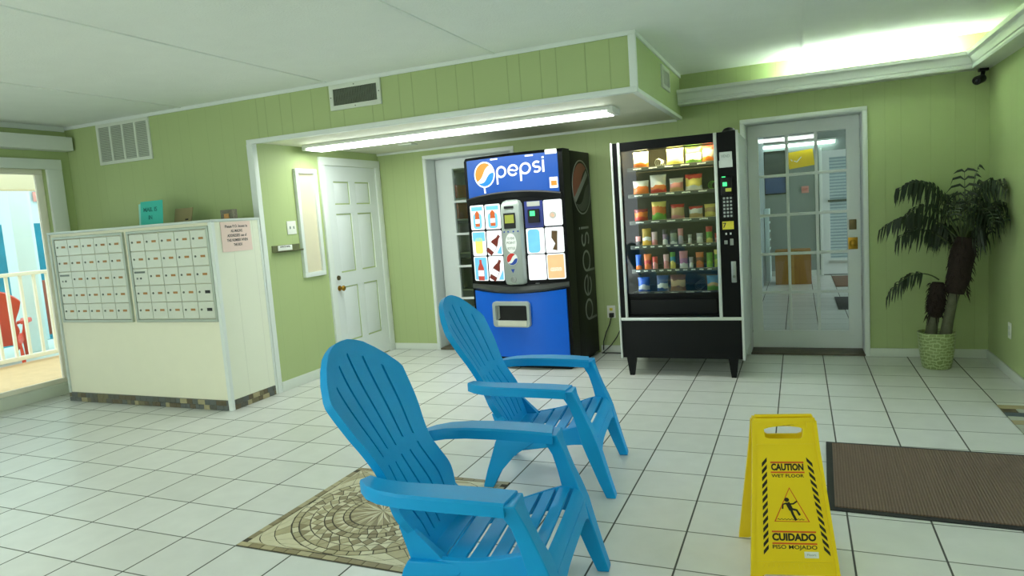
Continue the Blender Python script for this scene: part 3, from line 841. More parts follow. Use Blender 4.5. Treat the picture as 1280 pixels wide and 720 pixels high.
# ------------------------------------------------------------------ logo helpers
def globe_shapes(r, oval=1.0):
    """round emblem: upper field, wavy white band, lower field (2D outlines)"""
    def upper(t):  # S curve from left-low to right-high
        a0, a1 = R(214), R(52)
        p0 = Vector((math.cos(a0), math.sin(a0))); p1 = Vector((math.cos(a1), math.sin(a1)))
        p = p0.lerp(p1, t); d = (p1-p0).normalized(); n = Vector((-d.y, d.x))
        return p+n*0.10*math.sin(2*PI*t)*-1
    def lower(t):
        a0, a1 = R(222), R(8)
        p0 = Vector((math.cos(a0), math.sin(a0))); p1 = Vector((math.cos(a1), math.sin(a1)))
        p = p0.lerp(p1, t); d = (p1-p0).normalized(); n = Vector((-d.y, d.x))
        return p+n*(0.16*math.sin(2*PI*t)*-1-0.12*math.sin(PI*t))
    N_ = 18
    top = [(math.cos(R(52+(214-52)*k/24)), math.sin(R(52+(214-52)*k/24))) for k in range(25)]+[tuple(upper(k/N_)) for k in range(1, N_)]
    bot = [(math.cos(R(222+(368-222)*k/24)), math.sin(R(222+(368-222)*k/24))) for k in range(25)]+[tuple(lower(1-k/N_)) for k in range(1, N_)]
    s = lambda P: [(x*r*oval, y*r) for x, y in P]
    return s(top), s(bot)
def wordmark(mb, Mx, x0, scale, w, h=0.002):
    """lower-case five-letter word, bowl radius = scale; returns its length"""
    s = scale; x = x0
    def p_(x):
        mb.stroke(circ(x+s, 0, s-w/2, 28), w, Mx, h); mb.stroke([(x+w/2, 0), (x+w/2, -2.0*s)], w, Mx, h)
    def e_(x):
        mb.stroke([(x+s+(s-w/2)*math.cos(a), (s-w/2)*math.sin(a)) for a in [R(-2+322*k/30) for k in range(31)]], w, Mx, h)
        mb.stroke([(x+w*0.6+(2*s-1.2*w)*k/10, 0.10*s*math.sin(2*PI*k/10)) for k in range(11)], w*0.8, Mx, h)
    def s_(x):
        q = s*0.5
        pts = [(x+0.78*s+q*1.1*math.cos(a), q-w*0.25+(q-w*0.25)*math.sin(a)) for a in [R(35+(270-35)*k/14) for k in range(15)]]
        pts += [(x+0.78*s+q*1.1*math.cos(a), -q+w*0.25+(q-w*0.25)*math.sin(a)) for a in [R(90-(235)*k/14) for k in range(15)]]
        mb.stroke(pts, w, Mx, h)
    g = 0.32*s
    p_(x); x += 2*s+g*0.8
    e_(x); x += 2*s+g*0.8
    p_(x); x += 2*s+g*0.7
    s_(x); x += 1.5*s+g*0.7
    mb.stroke([(x+w/2, -s), (x+w/2, s)], w, Mx, h)
    mb.stroke([(x+w/2, s*1.25), (x+w/2, s*1.25+w)], w, Mx, h)
    return x+w-x0

# ------------------------------------------------------------------ blue drinks machine
PWd, PH = 0.945, 1.885
pv = thing('drinks_vending_machine', 'blue and black drinks vending machine with a lit cola sign', 'vending machine', (-1.815, 2.755, 0), R(-3.4))
hw = PWd/2
def bow(x, amt=0.075): return -amt*(1-(x/hw)**2)
MB().box(-hw+0.004, hw, 0.17, 0.66, 0.03, PH-0.01, 0.008).build('cabinet', 'black', pv)
def bowed(z0f, z1f, x0, x1, yo, th, n=24, amt=0.075):
    mb = MB(); secs = []
    for k in range(n+1):
        x = x0+(x1-x0)*k/n; y = bow(x, amt)+yo
        z0 = z0f(x) if callable(z0f) else z0f; z1 = z1f(x) if callable(z1f) else z1f
        secs.append([(x, y, z0), (x, y, z1), (x, y+th, z1), (x, y+th, z0)])
    return mb.loft(secs)
dm = MB(); secs = []
for k in range(25):
    x = -hw+PWd*k/24; y = bow(x)
    secs.append([(x, y, 0.09), (x, y, PH-0.03), (x, y+0.03, PH), (x, 0.165, PH), (x, 0.165, 0.09)])
dm.loft(secs)
dm.build('front_door', 'black', pv, smooth=30)
MB().box(-hw+0.03, hw-0.03, 0.0, 0.6, 0.0, 0.09, 0.006).build('base', 'blackmat', pv)
for x in (-0.3, 0.15): MB().box(x-0.05, x+0.05, 0.3, 0.36, PH-0.012, PH+0.02, 0.006).build('top_bracket', 'blackplastic', pv)
hd = bowed(lambda x: 1.518+0.045*(1-(x/hw)**2), 1.858, -0.435, 0.435, -0.006, 0.02).build('header_panel', 'hdrblue', pv)
hd['label'] = 'backlit blue header with round emblem and white word'
def onbow(x, z, yo=-0.0075, amt=0.075):
    sl = math.atan(2*amt*x/hw**2)
    return Matrix.Translation((x, bow(x, amt)+yo, z)) @ Matrix.Rotation(sl, 4, 'Z') @ Matrix.Rotation(PI/2, 4, 'X')
gx, gz, gr = -0.238, 1.722, 0.106
MB().flat(circ(0, 0, gr+0.006, 32)[:-1], onbow(gx, gz), 0.001).build('emblem_ring', 'hdrwhite', hd)
tp, bt = globe_shapes(gr-0.006)
MB().flat(tp, onbow(gx, gz, -0.009), 0.001).build('emblem_top', 'hdrorange', hd)
MB().flat(bt, onbow(gx, gz, -0.009), 0.001).build('emblem_bottom', emit_mat('backlit emblem blue', (20, 120, 210), 0.42, 0.1), hd)
MB().stroke([(-0.01, -gr), (-0.006, -gr-0.055)], 0.016, onbow(gx, gz), 0.001).build('emblem_drip', 'hdrwhite', hd)
wmk = MB()
class _Proj(MB): pass
# letters one by one so that they follow the bowed face
ws = 0.050; lw = 0.0165
tmp = MB(); ln = wordmark(tmp, Matrix.Identity(4), -0.115, ws, lw, 0.001)
for v in tmp.bm.verts:
    x, z, h_ = v.co.x, v.co.y, v.co.z
    v.co = Vector((x, bow(x)-0.0075-h_, 1.728+z+(x+0.115)*0.05))
tmp.build('wordmark', 'hdrwhite', hd)
MB().flat(rrect(-0.05, 0.05, -0.02, 0.02, 0.006), onbow(0.385, 1.862, -0.008), 0.001).build('sticker', 'stickwhite', hd)
MB().flat(rect(-0.034, 0.034, -0.045, 0.045), onbow(0.395, 1.605, -0.008), 0.001).build('sticker', 'hdrwhite', hd)
MB().flat(rect(-0.024, 0.024, -0.02, 0.02), onbow(0.397, 1.6, -0.0095), 0.001).build('sticker_print', 'hdrorange', hd)
for x in (-0.13, 0.2): MB().flat(rect(-0.035, 0.035, -0.006, 0.006), onbow(x, 1.845, -0.008), 0.001).build('sticker', 'hdrwhite', hd)
# lip under the header
lip = MB(); secs = []
for k in range(25):
    x = -0.455+0.91*k/24; y = bow(x); q = 1-(x/hw)**2
    secs.append([(x, y-0.035, 1.508+0.043*q), (x, y-0.03, 1.518+0.045*q), (x, y+0.02, 1.522+0.045*q), (x, y+0.02, 1.462+0.05*q), (x, y-0.004, 1.468+0.04*q)])
lip.loft(secs).build('header_lip', 'blackplastic', pv)
# selection buttons
def button(xc, zc, kind, w=0.158, h=0.218):
    amt = 0.075
    b = MB().flat(rrect(-w/2, w/2, -h/2, h/2, 0.014), onbow(xc, zc, -0.004), 0.006).build('selection_button', 'btnwhite', pv)
    T = onbow(xc, zc, -0.0105)
    def add(m_, pts): MB().flat(pts, T, 0.0008).build('label_print', m_, b)
    def bottle(cx, s, m_, tilt=0.0):
        P = [(-0.36, -1), (0.36, -1), (0.40, -0.1), (0.34, 0.2), (0.15, 0.6), (0.13, 0.95), (-0.13, 0.95), (-0.15, 0.6), (-0.34, 0.2), (-0.40, -0.1)]
        ct, st = math.cos(tilt), math.sin(tilt)
        MB().flat([(cx+s*(x*ct-y*st), s*(x*st+y*ct)-0.01) for x, y in P], onbow(xc, zc, -0.0115), 0.0008).build('bottle_print', m_, b)
        Q = [(-0.36, -0.6), (0.36, -0.6), (0.36, -0.05), (-0.36, -0.05)]
        MB().flat([(cx+s*(x*ct-y*st), s*(x*st+y*ct)-0.01) for x, y in Q], onbow(xc, zc, -0.0125), 0.0008).build('bottle_label', 'btnwhite', b)
    if kind == 'tower':
        add('btnsky', rrect(-0.05, 0.05, -0.1, 0.035, 0.03)); add('btnsky', rect(-0.065, 0.065, 0.06, 0.095)); bottle(0, 0.07, 'btnamber')
        MB().flat(rrect(-0.025, 0.025, 0.0, 0.05, 0.02), onbow(xc, zc, -0.0118), 0.0008).build('bottle_print', 'btnamber', b)
    elif kind == 'lime': add('btnsky', rrect(-0.072, 0.072, 0.02, 0.1, 0.01)); add('btnlime', rrect(-0.045, 0.04, -0.09, 0.05, 0.02))
    elif kind == 'cola': bottle(-0.005, 0.1, 'btncola', R(-38)); add('btnsky', [(0.02, -0.09), (0.07, -0.1), (0.07, -0.02)])
    elif kind == 'red': add('btnsky', rrect(-0.07, 0.07, -0.1, 0.1, 0.01)); bottle(0, 0.095, mats_red)
    elif kind == 'cola2': bottle(0, 0.1, 'btncola', R(-28)); add('btnsky', [(0.02, -0.1), (0.072, -0.1), (0.072, -0.01)])
    elif kind == 'cup': add('btngrey', circ(0.0, -0.02, 0.03, 16)[:-1]); add('btnpeach', circ(-0.005, -0.02, 0.018, 14)[:-1])
    elif kind == 'water': add('btnsky', rrect(-0.065, 0.04, -0.1, 0.1, 0.03))
    elif kind == 'script': add('btnbrown', [(-0.02, 0.08), (0.03, 0.075), (0.025, 0.01), (0.02, -0.09), (-0.02, -0.08), (0.005, -0.03), (-0.025, 0.02)])
    elif kind == 'blank': pass
    elif kind == 'peach': add('btnpeach', rrect(-0.07, 0.07, -0.1, 0.1, 0.01)); add('btnwhite', rrect(-0.05, 0.05, -0.04, -0.01, 0.01))
    return b
mats_red = emit_mat('backlit red drink', (196, 70, 56), 0.33, 0.3)
xs = [-0.352, -0.182, 0.21, 0.372]
for zc, ks in ((1.355, ('tower', 'tower', None, 'cup')), (1.125, ('lime', 'cola', 'water', 'script')), (0.90, ('red', 'cola2', 'blank', 'peach'))):
    for x, k in zip(xs, ks):
        if k: button(x, zc, k)
# bill acceptor
ba = MB().flat(rect(-0.08, 0.08, -0.112, 0.112), onbow(0.21, 1.352, -0.004), 0.006).build('bill_acceptor', 'btndarkblue', pv)
MB().flat(rect(-0.056, 0.056, -0.02, 0.02), onbow(0.212, 1.44, -0.011), 0.002).build('sticker', 'btngrey', ba)
MB().flat(rrect(-0.05, 0.05, -0.065, 0.05, 0.006), onbow(0.212, 1.345, -0.011), 0.014).build('bezel', 'blackplastic', ba)
MB().flat(rect(-0.022, 0.022, -0.012, 0.03), onbow(0.205, 1.35, -0.026), 0.002).build('slot_lamp', 'greenled', ba)
# centre column
cm = MB()
secs = []
for zz, k, dy in ((0.755, 0.7, 0.03), (0.765, 0.95, 0.012), (0.80, 1.0, 0), (1.40, 1.0, 0), (1.45, 0.96, 0.008), (1.475, 0.8, 0.02), (1.487, 0.5, 0.04)):
    secs.append([(0.013+k*x, -0.135+dy+y, zz) for x, y in ((-0.098, 0.10), (-0.098, 0.03), (-0.085, 0.008), (-0.05, -0.003), (0, -0.006), (0.05, -0.003), (0.085, 0.008), (0.098, 0.03), (0.098, 0.10))])
cl = cm.loft(secs).build('vend_column', 'colgrey', pv)
CF = lambda z, dx=0.0, yo=0.0: FRONT(0.013+dx, -0.1415+yo, z)
MB().flat(rect(-0.045, 0.045, -0.010, 0.010), CF(1.425), 0.004).build('coin_slot', 'dark', cl)
MB().flat(rect(-0.055, 0.055, -0.066, 0.066), CF(1.31, 0, 0.001), 0.004).build('display_bezel', 'dark', cl)
MB().flat(rect(-0.042, 0.042, -0.03, 0.04), CF(1.32, 0, -0.003), 0.002).build('display', 'lcd', cl)
for x in (-0.06, -0.02, 0.03, 0.07): MB().flat(circ(0, 0, 0.007, 10)[:-1], CF(1.218, x, 0.006 if abs(x) > 0.05 else 0), 0.004).build('indicator', 'logoblue', cl)
MB().flat(circ(0, 0, 0.052, 28, ry=0.085)[:-1], CF(1.12), 0.002).build('oval_sticker', 'logowhite', cl)
tx = MB()
for s_, z, w_ in (('TO VEND', 1.16, 0.07), ('POINT', 1.122, 0.085), ('BOTTLES', 1.075, 0.07)): tx.text(s_, 0.028, CF(z, 0, -0.002), 0.02, width=w_)
tx.build('lettering', 'greypaper', cl)
MB().flat(circ(0, 0, 0.053, 28)[:-1], CF(0.982), 0.002).build('emblem_white', 'logowhite', cl)
tp, bt = globe_shapes(0.05)
MB().flat(tp, CF(0.982, 0, -0.002), 0.001).build('emblem_red', 'logored', cl)
MB().flat(bt, CF(0.982, 0, -0.002), 0.001).build('emblem_blue', 'logoblue', cl)
MB().flat([(-0.018, 0.014), (0.018, 0.014), (0, -0.02)], CF(0.882), 0.002).build('arrow_mark', 'logoblue', cl)
MB().lathe([(0.028, 0), (0.026, 0.006), (0.015, 0.007), (0.013, 0.003), (0.001, 0.003)], 20, (0.013, -0.141, 0.805), Matrix.Rotation(PI/2, 4, 'X')).build('coin_return', 'steel', cl)
# ledge and lower panel
lg = MB(); secs = []
for k in range(25):
    x = -hw+0.004+(PWd-0.008)*k/24; y = bow(x, 0.11); q = 1-(x/hw)**2
    secs.append([(x, y-0.012, 0.735-0.028*q), (x, y-0.004, 0.762-0.02*q), (x, 0.02, 0.775), (x, 0.02, 0.69), (x, y+0.01, 0.712-0.03*q)])
lg.loft(secs).build('ledge', mat('dark grey ledge', (58, 60, 58), 0.3), pv)
MB().lathe([(0.02, 0), (0.02, 0.004), (0.012, 0.006), (0.001, 0.006)], 14, (0.2, bow(0.2, 0.11)+0.03, 0.758)).build('ledge_lock', 'steel', pv)
lp = bowed(0.115, lambda x: 0.708-0.03*(1-(x/hw)**2), -0.442, 0.442, -0.012, 0.02, amt=0.09).build('lower_panel', 'pepsiblue', pv)
# delivery port
dp = MB()
dpx, dpz, dpw, dph = -0.04, 0.50, 0.18, 0.112
def ob9(x, z, yo): return onbow(x, z, yo, 0.09)
outer = rrect(-dpw, dpw, -dph, dph, 0.03, 5); inner = rrect(-dpw+0.028, dpw-0.024, -dph+0.055, dph-0.034, 0.012, 3)
dp.fill([outer, inner], 0.035, ob9(dpx, dpz, -0.03))
dpo = dp.build('delivery_port', 'colgrey', pv, mod_bevel=0.006)
MB().flat(inner, ob9(dpx, dpz, -0.014), 0.001).build('port_opening', 'dark', dpo)
MB().flat(rect(-dpw+0.05, dpw-0.03, -dph+0.012, -dph+0.056), ob9(dpx, dpz, -0.046), 0.008).build('delivery_flap', 'flap', dpo)
MB().flat([(-dpw+0.028, -dph+0.055), (-dpw+0.058, -dph+0.075), (-dpw+0.058, dph-0.045), (-dpw+0.028, dph-0.034)], ob9(dpx, dpz, -0.02), 0.004).build('port_cheek', 'steel', dpo)
# side emblem and word on the right flank
def SIDE(y, z): return RIGHT(hw-0.001, y, z)
MB().stroke(circ(0, 0, 0.225, 40, ry=0.235), 0.012, SIDE(0.42, 1.56), 0.003).build('side_emblem_ring', 'sidegrey', pv)
tp, bt = globe_shapes(0.212)
MB().flat(tp, SIDE(0.42, 1.56), 0.002).build('side_emblem_top', 'sidered', pv)
MB().flat(bt, SIDE(0.42, 1.56), 0.002).build('side_emblem_bottom', 'sideblue', pv)
MB().stroke([(-0.18, -0.11), (-0.05, -0.02), (0.06, 0.06), (0.15, 0.13)], 0.055, SIDE(0.42, 1.56), 0.0025).build('side_emblem_band', 'sidegrey', pv)
mb = MB(); SW = SIDE(0.44, 0.36) @ Matrix.Rotation(PI/2, 4, 'Z')
wordmark(mb, SW, 0.0, 0.098, 0.02, 0.003)
mb.build('side_wordmark', 'sidegrey', pv)

# ------------------------------------------------------------------ snack machine
sv = thing('snack_vending_machine', 'black snack vending machine with a lit glass front and tapered legs', 'vending machine', (-0.4145, 2.575, 0))
sw = 0.4785; SH = 1.862; z0 = 0.148
sd = 0.80
cb = MB()
cb.box(-sw+0.004, -sw+0.03, 0.06, sd, z0, SH-0.012); cb.box(sw-0.03, sw-0.004, 0.06, sd, z0, SH-0.012)
cb.box(-sw+0.03, sw-0.03, sd-0.03, sd, z0, SH-0.012); cb.box(-sw+0.03, sw-0.03, 0.06, sd-0.03, SH-0.018, SH-0.012); cb.box(-sw+0.03, sw-0.03, 0.06, sd-0.03, z0, z0+0.03)
cb.build('cabinet', 'greyside', sv)
ib = MB()
WX0, WX1 = -0.40, 0.30
ib.box(WX0-0.032, WX0-0.03, 0.05, 0.68, 0.62, 1.83); ib.box(WX1+0.005, WX1+0.017, 0.05, 0.68, 0.62, 1.83)
ib.box(WX0-0.03, WX1+0.005, 0.66, 0.68, 0.62, 1.83); ib.box(WX0-0.03, WX1+0.005, 0.05, 0.68, 1.83, 1.842)
ib.build('interior', 'interior', sv)
df = MB()
df.fill([rect(-sw+0.006, sw-0.006, 0.468, SH-0.004), rect(WX0, WX1, 0.49, 1.79)], 0.055, Matrix.Translation((0, 0.0275, 0)) @ Matrix.Rotation(PI/2, 4, 'X'))
df.build('door_frame', 'black', sv)
MB().box(-sw+0.006, sw-0.006, 0.004, 0.05, z0, 0.452, 0.003).build('kick_panel', 'blackmat', sv)
for a, b, c, d_ in ((-sw, -sw+0.016, z0-0.004, SH), (sw-0.018, sw, z0-0.006, SH), (WX0-0.024, WX0-0.002, 0.474, SH-0.004), (WX1+0.002, WX1+0.026, 0.474, SH-0.004)):
    MB().box(a, b, -0.012, 0.02, c, d_, 0.003).build('trim_strip', 'alu', sv)
MB().box(-sw+0.016, sw-0.018, -0.011, 0.02, 0.452, 0.476, 0.003).build('trim_strip', 'alu', sv)
MB().box(WX0, WX1, 0.022, 0.026, 0.66, 1.79).build('glass_front', 'glass', sv)
bn = MB(); bn.box(WX0, WX1, 0.03, 0.05, 0.495, 0.66); bn.box(WX0, WX1, 0.02, 0.05, 0.625, 0.665, 0.004)
bn.build('delivery_bin', 'black', sv)
MB().box(WX0+0.02, WX1-0.02, 0.016, 0.031, 0.505, 0.615, 0.004).build('bin_flap', 'blackmat', sv)
for (x, y) in ((-0.4, 0.03), (0.39, 0.03), (-0.4, 0.72), (0.39, 0.72)):
    lgm = MB(); 
    lgm.loft([[(x-0.018, y-0.014, 0), (x+0.018, y-0.014, 0), (x+0.018, y+0.022, 0), (x-0.018, y+0.022, 0)], [(x-0.036, y-0.02, z0+0.002), (x+0.036, y-0.02, z0+0.002), (x+0.036, y+0.05, z0+0.002), (x-0.036, y+0.05, z0+0.002)]])
    lgm.build('leg', 'blackmat', sv)
MB().lathe([(0.05, 0), (0.05, 0.012), (0.035, 0.03), (0.012, 0.038), (0.001, 0.038)], 20, (0.405, 0.1, SH-0.004)).build('top_lock', 'blackplastic', sv)
# interior lamp and trays
MB().box(WX0+0.03, WX1-0.02, 0.06, 0.09, 1.806, 1.828, 0.004).build('interior_lamp', 'shelflamp', sv)
MB().box(WX0-0.028, WX0-0.008, 0.058, 0.078, 0.70, 1.60, 0.004).build('added_tray_lamp', emit_mat('added vending tray lamp', (235, 244, 255), 14.0), sv)  # unseen tube added behind the left stile to brighten the lower trays
tray_z = [1.655, 1.445, 1.232, 1.035, 0.842, 0.662]
for i, z in enumerate(tray_z):
    ty = MB().box(WX0+0.02, WX1-0.001, 0.115, 0.62, z-0.006, z, 0.001, 1)
    ty.box(WX0+0.02, WX1-0.001, 0.105, 0.116, z-0.022, z+0.008, 0.001, 1)
    ty.build('tray', 'shelf', sv)
    pt = MB(); n = 5 if i in (0, 1, 2, 5) else 10
    for k in range(n):
        x = WX0+0.06+(WX1-WX0-0.08)*(k+0.5)/n-0.02
        pt.box(x-(0.032 if n == 5 else 0.016), x+(0.032 if n == 5 else 0.016), 0.1025, 0.1055, z-0.016, z+0.003)
    pt.build('price_tags', bands_mat('price tag print %d' % i, ((0, (60, 60, 56)), (0.35, (236, 238, 220)), (0.8, (90, 90, 84))), 0.35, 60), sv)
# control panel
cx = 0.391
MB().box(cx-0.05, cx+0.04, -0.004, 0.001, 1.65, 1.712, 0.002, 1).build('sticker', 'stickwhite', sv)
MB().text('VEND', 0.03, FRONT(cx-0.006, -0.004, 1.68), width=0.06).build('lettering', 'greypaper', sv)
MB().box(cx-0.055, cx+0.042, -0.004, 0.001, 1.598, 1.652, 0.002, 1).build('sticker', 'stickwhite', sv)
bz = MB().box(cx-0.045, cx+0.04, -0.03, 0.001, 1.39, 1.53, 0.008).build('bill_acceptor', 'blackplastic', sv)
MB().box(cx-0.03, cx+0.0, -0.034, -0.028, 1.46, 1.49, 0.003).build('green_lamp', 'greenled', bz)
MB().box(cx-0.035, cx-0.01, -0.034, -0.028, 1.525, 1.532, 0.001, 1).build('green_readout', 'greenled', bz)
MB().box(cx-0.012, cx+0.03, -0.034, -0.028, 1.42, 1.445, 0.003).build('bill_slot', 'lcd', bz)
kp = MB().box(cx-0.04, cx+0.036, -0.006, 0.001, 1.225, 1.385, 0.003).build('keypad', 'blackplastic', sv)
kk = None
for r_ in range(6):
    for c_ in range(3):
        if kk is None:
            kk = MB().box(-0.0075, 0.0075, -0.004, 0.0, -0.008, 0.008, 0.002, 1).build('key', 'key', kp); q = kk
        else: q = dup_child(kk, kp)
        q.location = (cx-0.026+c_*0.024, -0.006, 1.372-r_*0.0265)
st = MB().box(cx-0.045, cx+0.036, -0.004, 0.001, 1.14, 1.20, 0.001, 1).build('price_display', 'stickeryellow', sv)
MB().text('7', 0.05, FRONT(cx-0.03, -0.004, 1.17), 0.02).build('lettering', 'ink', st)
for x in (-0.02, 0.012): MB().box(cx+x-0.006, cx+x+0.006, -0.004, 0.001, 1.10, 1.115, 0.001, 1).build('indicator', 'stickwhite', sv)
MB().box(cx-0.036, cx-0.012, -0.005, 0.001, 1.03, 1.058, 0.002, 1).build('coin_button', 'steel', sv)
MB().box(cx+0.005, cx+0.03, -0.005, 0.001, 1.02, 1.07, 0.002, 1).build('coin_slot', 'steel', sv)
lk = MB().box(cx+0.008, cx+0.044, -0.012, 0.001, 0.74, 0.90, 0.004).build('lock_handle', 'steel', sv)
MB().lathe([(0.011, 0), (0.010, 0.004), (0.001, 0.005)], 12, (cx+0.026, -0.012, 0.785), Matrix.Rotation(PI/2, 4, 'X')).build('lock_cylinder', 'lock', lk)

# snacks standing in the trays
WHT, YEL, ORG, RED_, GRN, TAN, BRN, BLU, PNK, DRK = (240, 236, 220), (240, 220, 110), (224, 120, 40), (206, 60, 44), (110, 170, 50), (206, 170, 110), (136, 86, 46), (40, 90, 180), (226, 150, 140), (60, 54, 50)
def bag(x, z, w, h, d, stops, label, cat='snack bag', name='snack_bag', y=0.0, noise=0.25):
    n = 9
    mb = MB(); secs = []
    for k in range(n+1):
        t_ = k/n; zz = h*t_
        puff = max(0.0, math.sin(PI*min(1, max(0, (t_-0.04)/0.92))))**0.6
        ww = w/2*(1-0.07*puff); dd = 0.0015+d/2*puff
        if k in (0, n): dd = 0.0015
        P = [(-1, 0.05), (-0.8, 0.55), (-0.35, 0.95), (0, 1), (0.35, 0.95), (0.8, 0.55), (1, 0.05)]
        secs.append([(ww*a, -dd*b-0.0005, zz) for a, b in P]+[(ww*a, dd*b+0.0005, zz) for a, b in P[::-1]])
    mb.loft(secs)
    o = mb.build(name, bands_mat('print '+label, stops, noise), None, smooth=60)
    o.location = (x, 2.575+0.116+0.008+d/2+y, z+0.001)
    o.rotation_euler = (R(rnd.uniform(-2, 0)), 0, R(rnd.uniform(-6, 6)))
    return tag(o, label, cat, 'packets in the snack machine')
def two(a, b, p=0.5): return ((0, a), (p, b), (1, b))
def three(a, b, c, p=0.35, q=0.7): return ((0, a), (p, b), (q, c))
T = tray_z
rows = [
 [(-0.689, .128, .128, two(ORG, WHT, .3), 'white and orange snack bag, leftmost on the top tray'),
  (-0.420, .135, .128, two(YEL, (250, 240, 170), .2), 'plain pale yellow snack bag in the middle of the top tray'),
  (-0.280, .125, .126, three(GRN, WHT, GRN, .2, .6), 'green snack bag with white middle on the top tray'),
  (-0.168, .098, .126, three(ORG, (190, 180, 160), RED_, .3, .75), 'orange and grey snack bag, rightmost on the top tray')],
 [(-0.699, .128, .112, two(ORG, WHT, .55), 'orange bag with white top, leftmost on the second tray'),
  (-0.560, .132, .148, three(RED_, ORG, WHT, .2, .4), 'tall white bag with red base on the second tray'),
  (-0.418, .108, .11, three(TAN, PNK, WHT, .3, .65), 'small tan and pink bag in the middle of the second tray'),
  (-0.286, .132, .13, three(WHT, YEL, RED_, .3, .75), 'yellow bag with red top beside the green coil')],
 [(-0.706, .11, .10, three(RED_, ORG, (130, 40, 40), .35, .75), 'dark red bag, leftmost on the third tray'),
  (-0.563, .118, .15, three(GRN, ORG, YEL, .35, .75), 'tall orange bag with green base on the third tray'),
  (-0.418, .11, .12, three(PNK, TAN, RED_, .25, .8), 'tan bag with red rim in the middle of the third tray'),
  (-0.279, .108, .095, three(TAN, WHT, RED_, .4, .8), 'low cream bag with red rim on the third tray'),
  (-0.168, .092, .105, three(YEL, TAN, YEL, .4, .75), 'yellow and tan bag, rightmost on the third tray')],
]
for zi, rw in enumerate(rows):
    for x, w, h, st_, lb in rw: bag(x, T[zi], w, h, 0.05, st_, lb)
r4 = [(-0.737, .042, .08, two(DRK, PNK, .5), 'short dark bar with pink end, leftmost on the fourth tray'),
      (-0.668, .072, .14, three((230, 180, 60), WHT, (170, 140, 40), .3, .5), 'wide golden packet second from left on the fourth tray'),
      (-0.605, .046, .11, two(PNK, (220, 190, 180), .4), 'pale pink bar third from left on the fourth tray'),
      (-0.522, .042, .125, three(WHT, (150, 120, 140), DRK, .35, .7), 'white and mauve bar left of the striped packet'),
      (-0.457, .058, .118, three(WHT, (150, 156, 130), DRK, .2, .8), 'grey green striped packet in the middle of the fourth tray'),
      (-0.400, .042, .125, two((206, 190, 196), PNK, .5), 'pale lilac bar right of the striped packet'),
      (-0.330, .032, .075, two(WHT, (180, 176, 160), .6), 'short white bar right of the lilac bar'),
      (-0.255, .050, .082, two(WHT, (200, 196, 190), .6), 'short wide white packet on the fourth tray'),
      (-0.183, .050, .13, three(YEL, GRN, RED_, .3, .7), 'yellow green packet with red top on the fourth tray'),
      (-0.128, .030, .075, two(PNK, RED_, .5), 'small red and pink bar, rightmost on the fourth tray')]
r5_ = [(-0.742, .048, .125, two(ORG, BLU, .3), 'blue bar with orange base, leftmost on the fifth tray'),
       (-0.668, .062, .128, three(ORG, RED_, ORG, .35, .6), 'orange red packet second from left on the fifth tray'),
       (-0.610, .044, .105, two(PNK, RED_, .5), 'red bar with pink base on the fifth tray'),
       (-0.521, .044, .12, two(PNK, (236, 190, 180), .5), 'pale pink bar left of the blue and yellow one'),
       (-0.470, .044, .135, three(YEL, (60, 150, 160), GRN, .4, .75), 'blue green bar with yellow base on the fifth tray'),
       (-0.385, .066, .14, three(WHT, (196, 130, 160), PNK, .3, .6), 'wide lilac pink packet on the fifth tray'),
       (-0.327, .034, .09, two(WHT, (186, 170, 170), .5), 'short whitish bar right of the lilac packet'),
       (-0.261, .060, .126, three(ORG, BRN, ORG, .4, .7), 'brown and orange packet on the fifth tray'),
       (-0.187, .048, .12, two((150, 200, 60), GRN, .4), 'green packet second from right on the fifth tray'),
       (-0.134, .038, .14, three((190, 210, 70), GRN, YEL, .4, .8), 'yellow green packet, rightmost on the fifth tray')]
for x, w, h, st_, lb in r4: bag(x, T[3], w, h, 0.022, st_, lb, 'snack bar', 'snack_bar')
for x, w, h, st_, lb in r5_: bag(x, T[4], w, h, 0.022, st_, lb, 'snack bar', 'snack_bar')
for x, w, h, st_, lb in [(-0.709, .095, .12, three(BLU, (200, 206, 210), BLU, .15, .45), 'deep blue packet with silver print, leftmost on the bottom tray'),
        (-0.560, .092, .13, three((60, 90, 140), WHT, (80, 100, 140), .2, .5), 'blue grey packet with white print on the bottom tray'),
        (-0.437, .122, .132, three(BRN, TAN, BRN, .3, .7), 'wide brown packet on the bottom tray'),
        (-0.170, .09, .12, three(GRN, TAN, (50, 140, 190), .3, .5), 'packet with sky blue top, rightmost on the bottom tray')]:
    bag(x, T[5], w, h, 0.04, st_, lb)
def coil(x, z, r, m_, part_label):
    pts = []
    for k in range(49):
        a = k/48*2*PI*4
        pts.append((x+r*math.sin(a), 0.125+0.3*k/48, z+r+0.003-r*math.cos(a)))
    o = MB().tube(pts, 0.0022, 6).build('coil', m_, sv); o['label'] = part_label
X0 = -0.4145
coil(-0.554-X0, T[0], 0.03, 'coil', 'empty steel coil on the top tray')
coil(-0.150-X0, T[1], 0.032, 'coilgreen', 'green coil on the second tray')
coil(-0.28-X0, T[5], 0.032, 'coil', 'empty steel coil on the bottom tray')

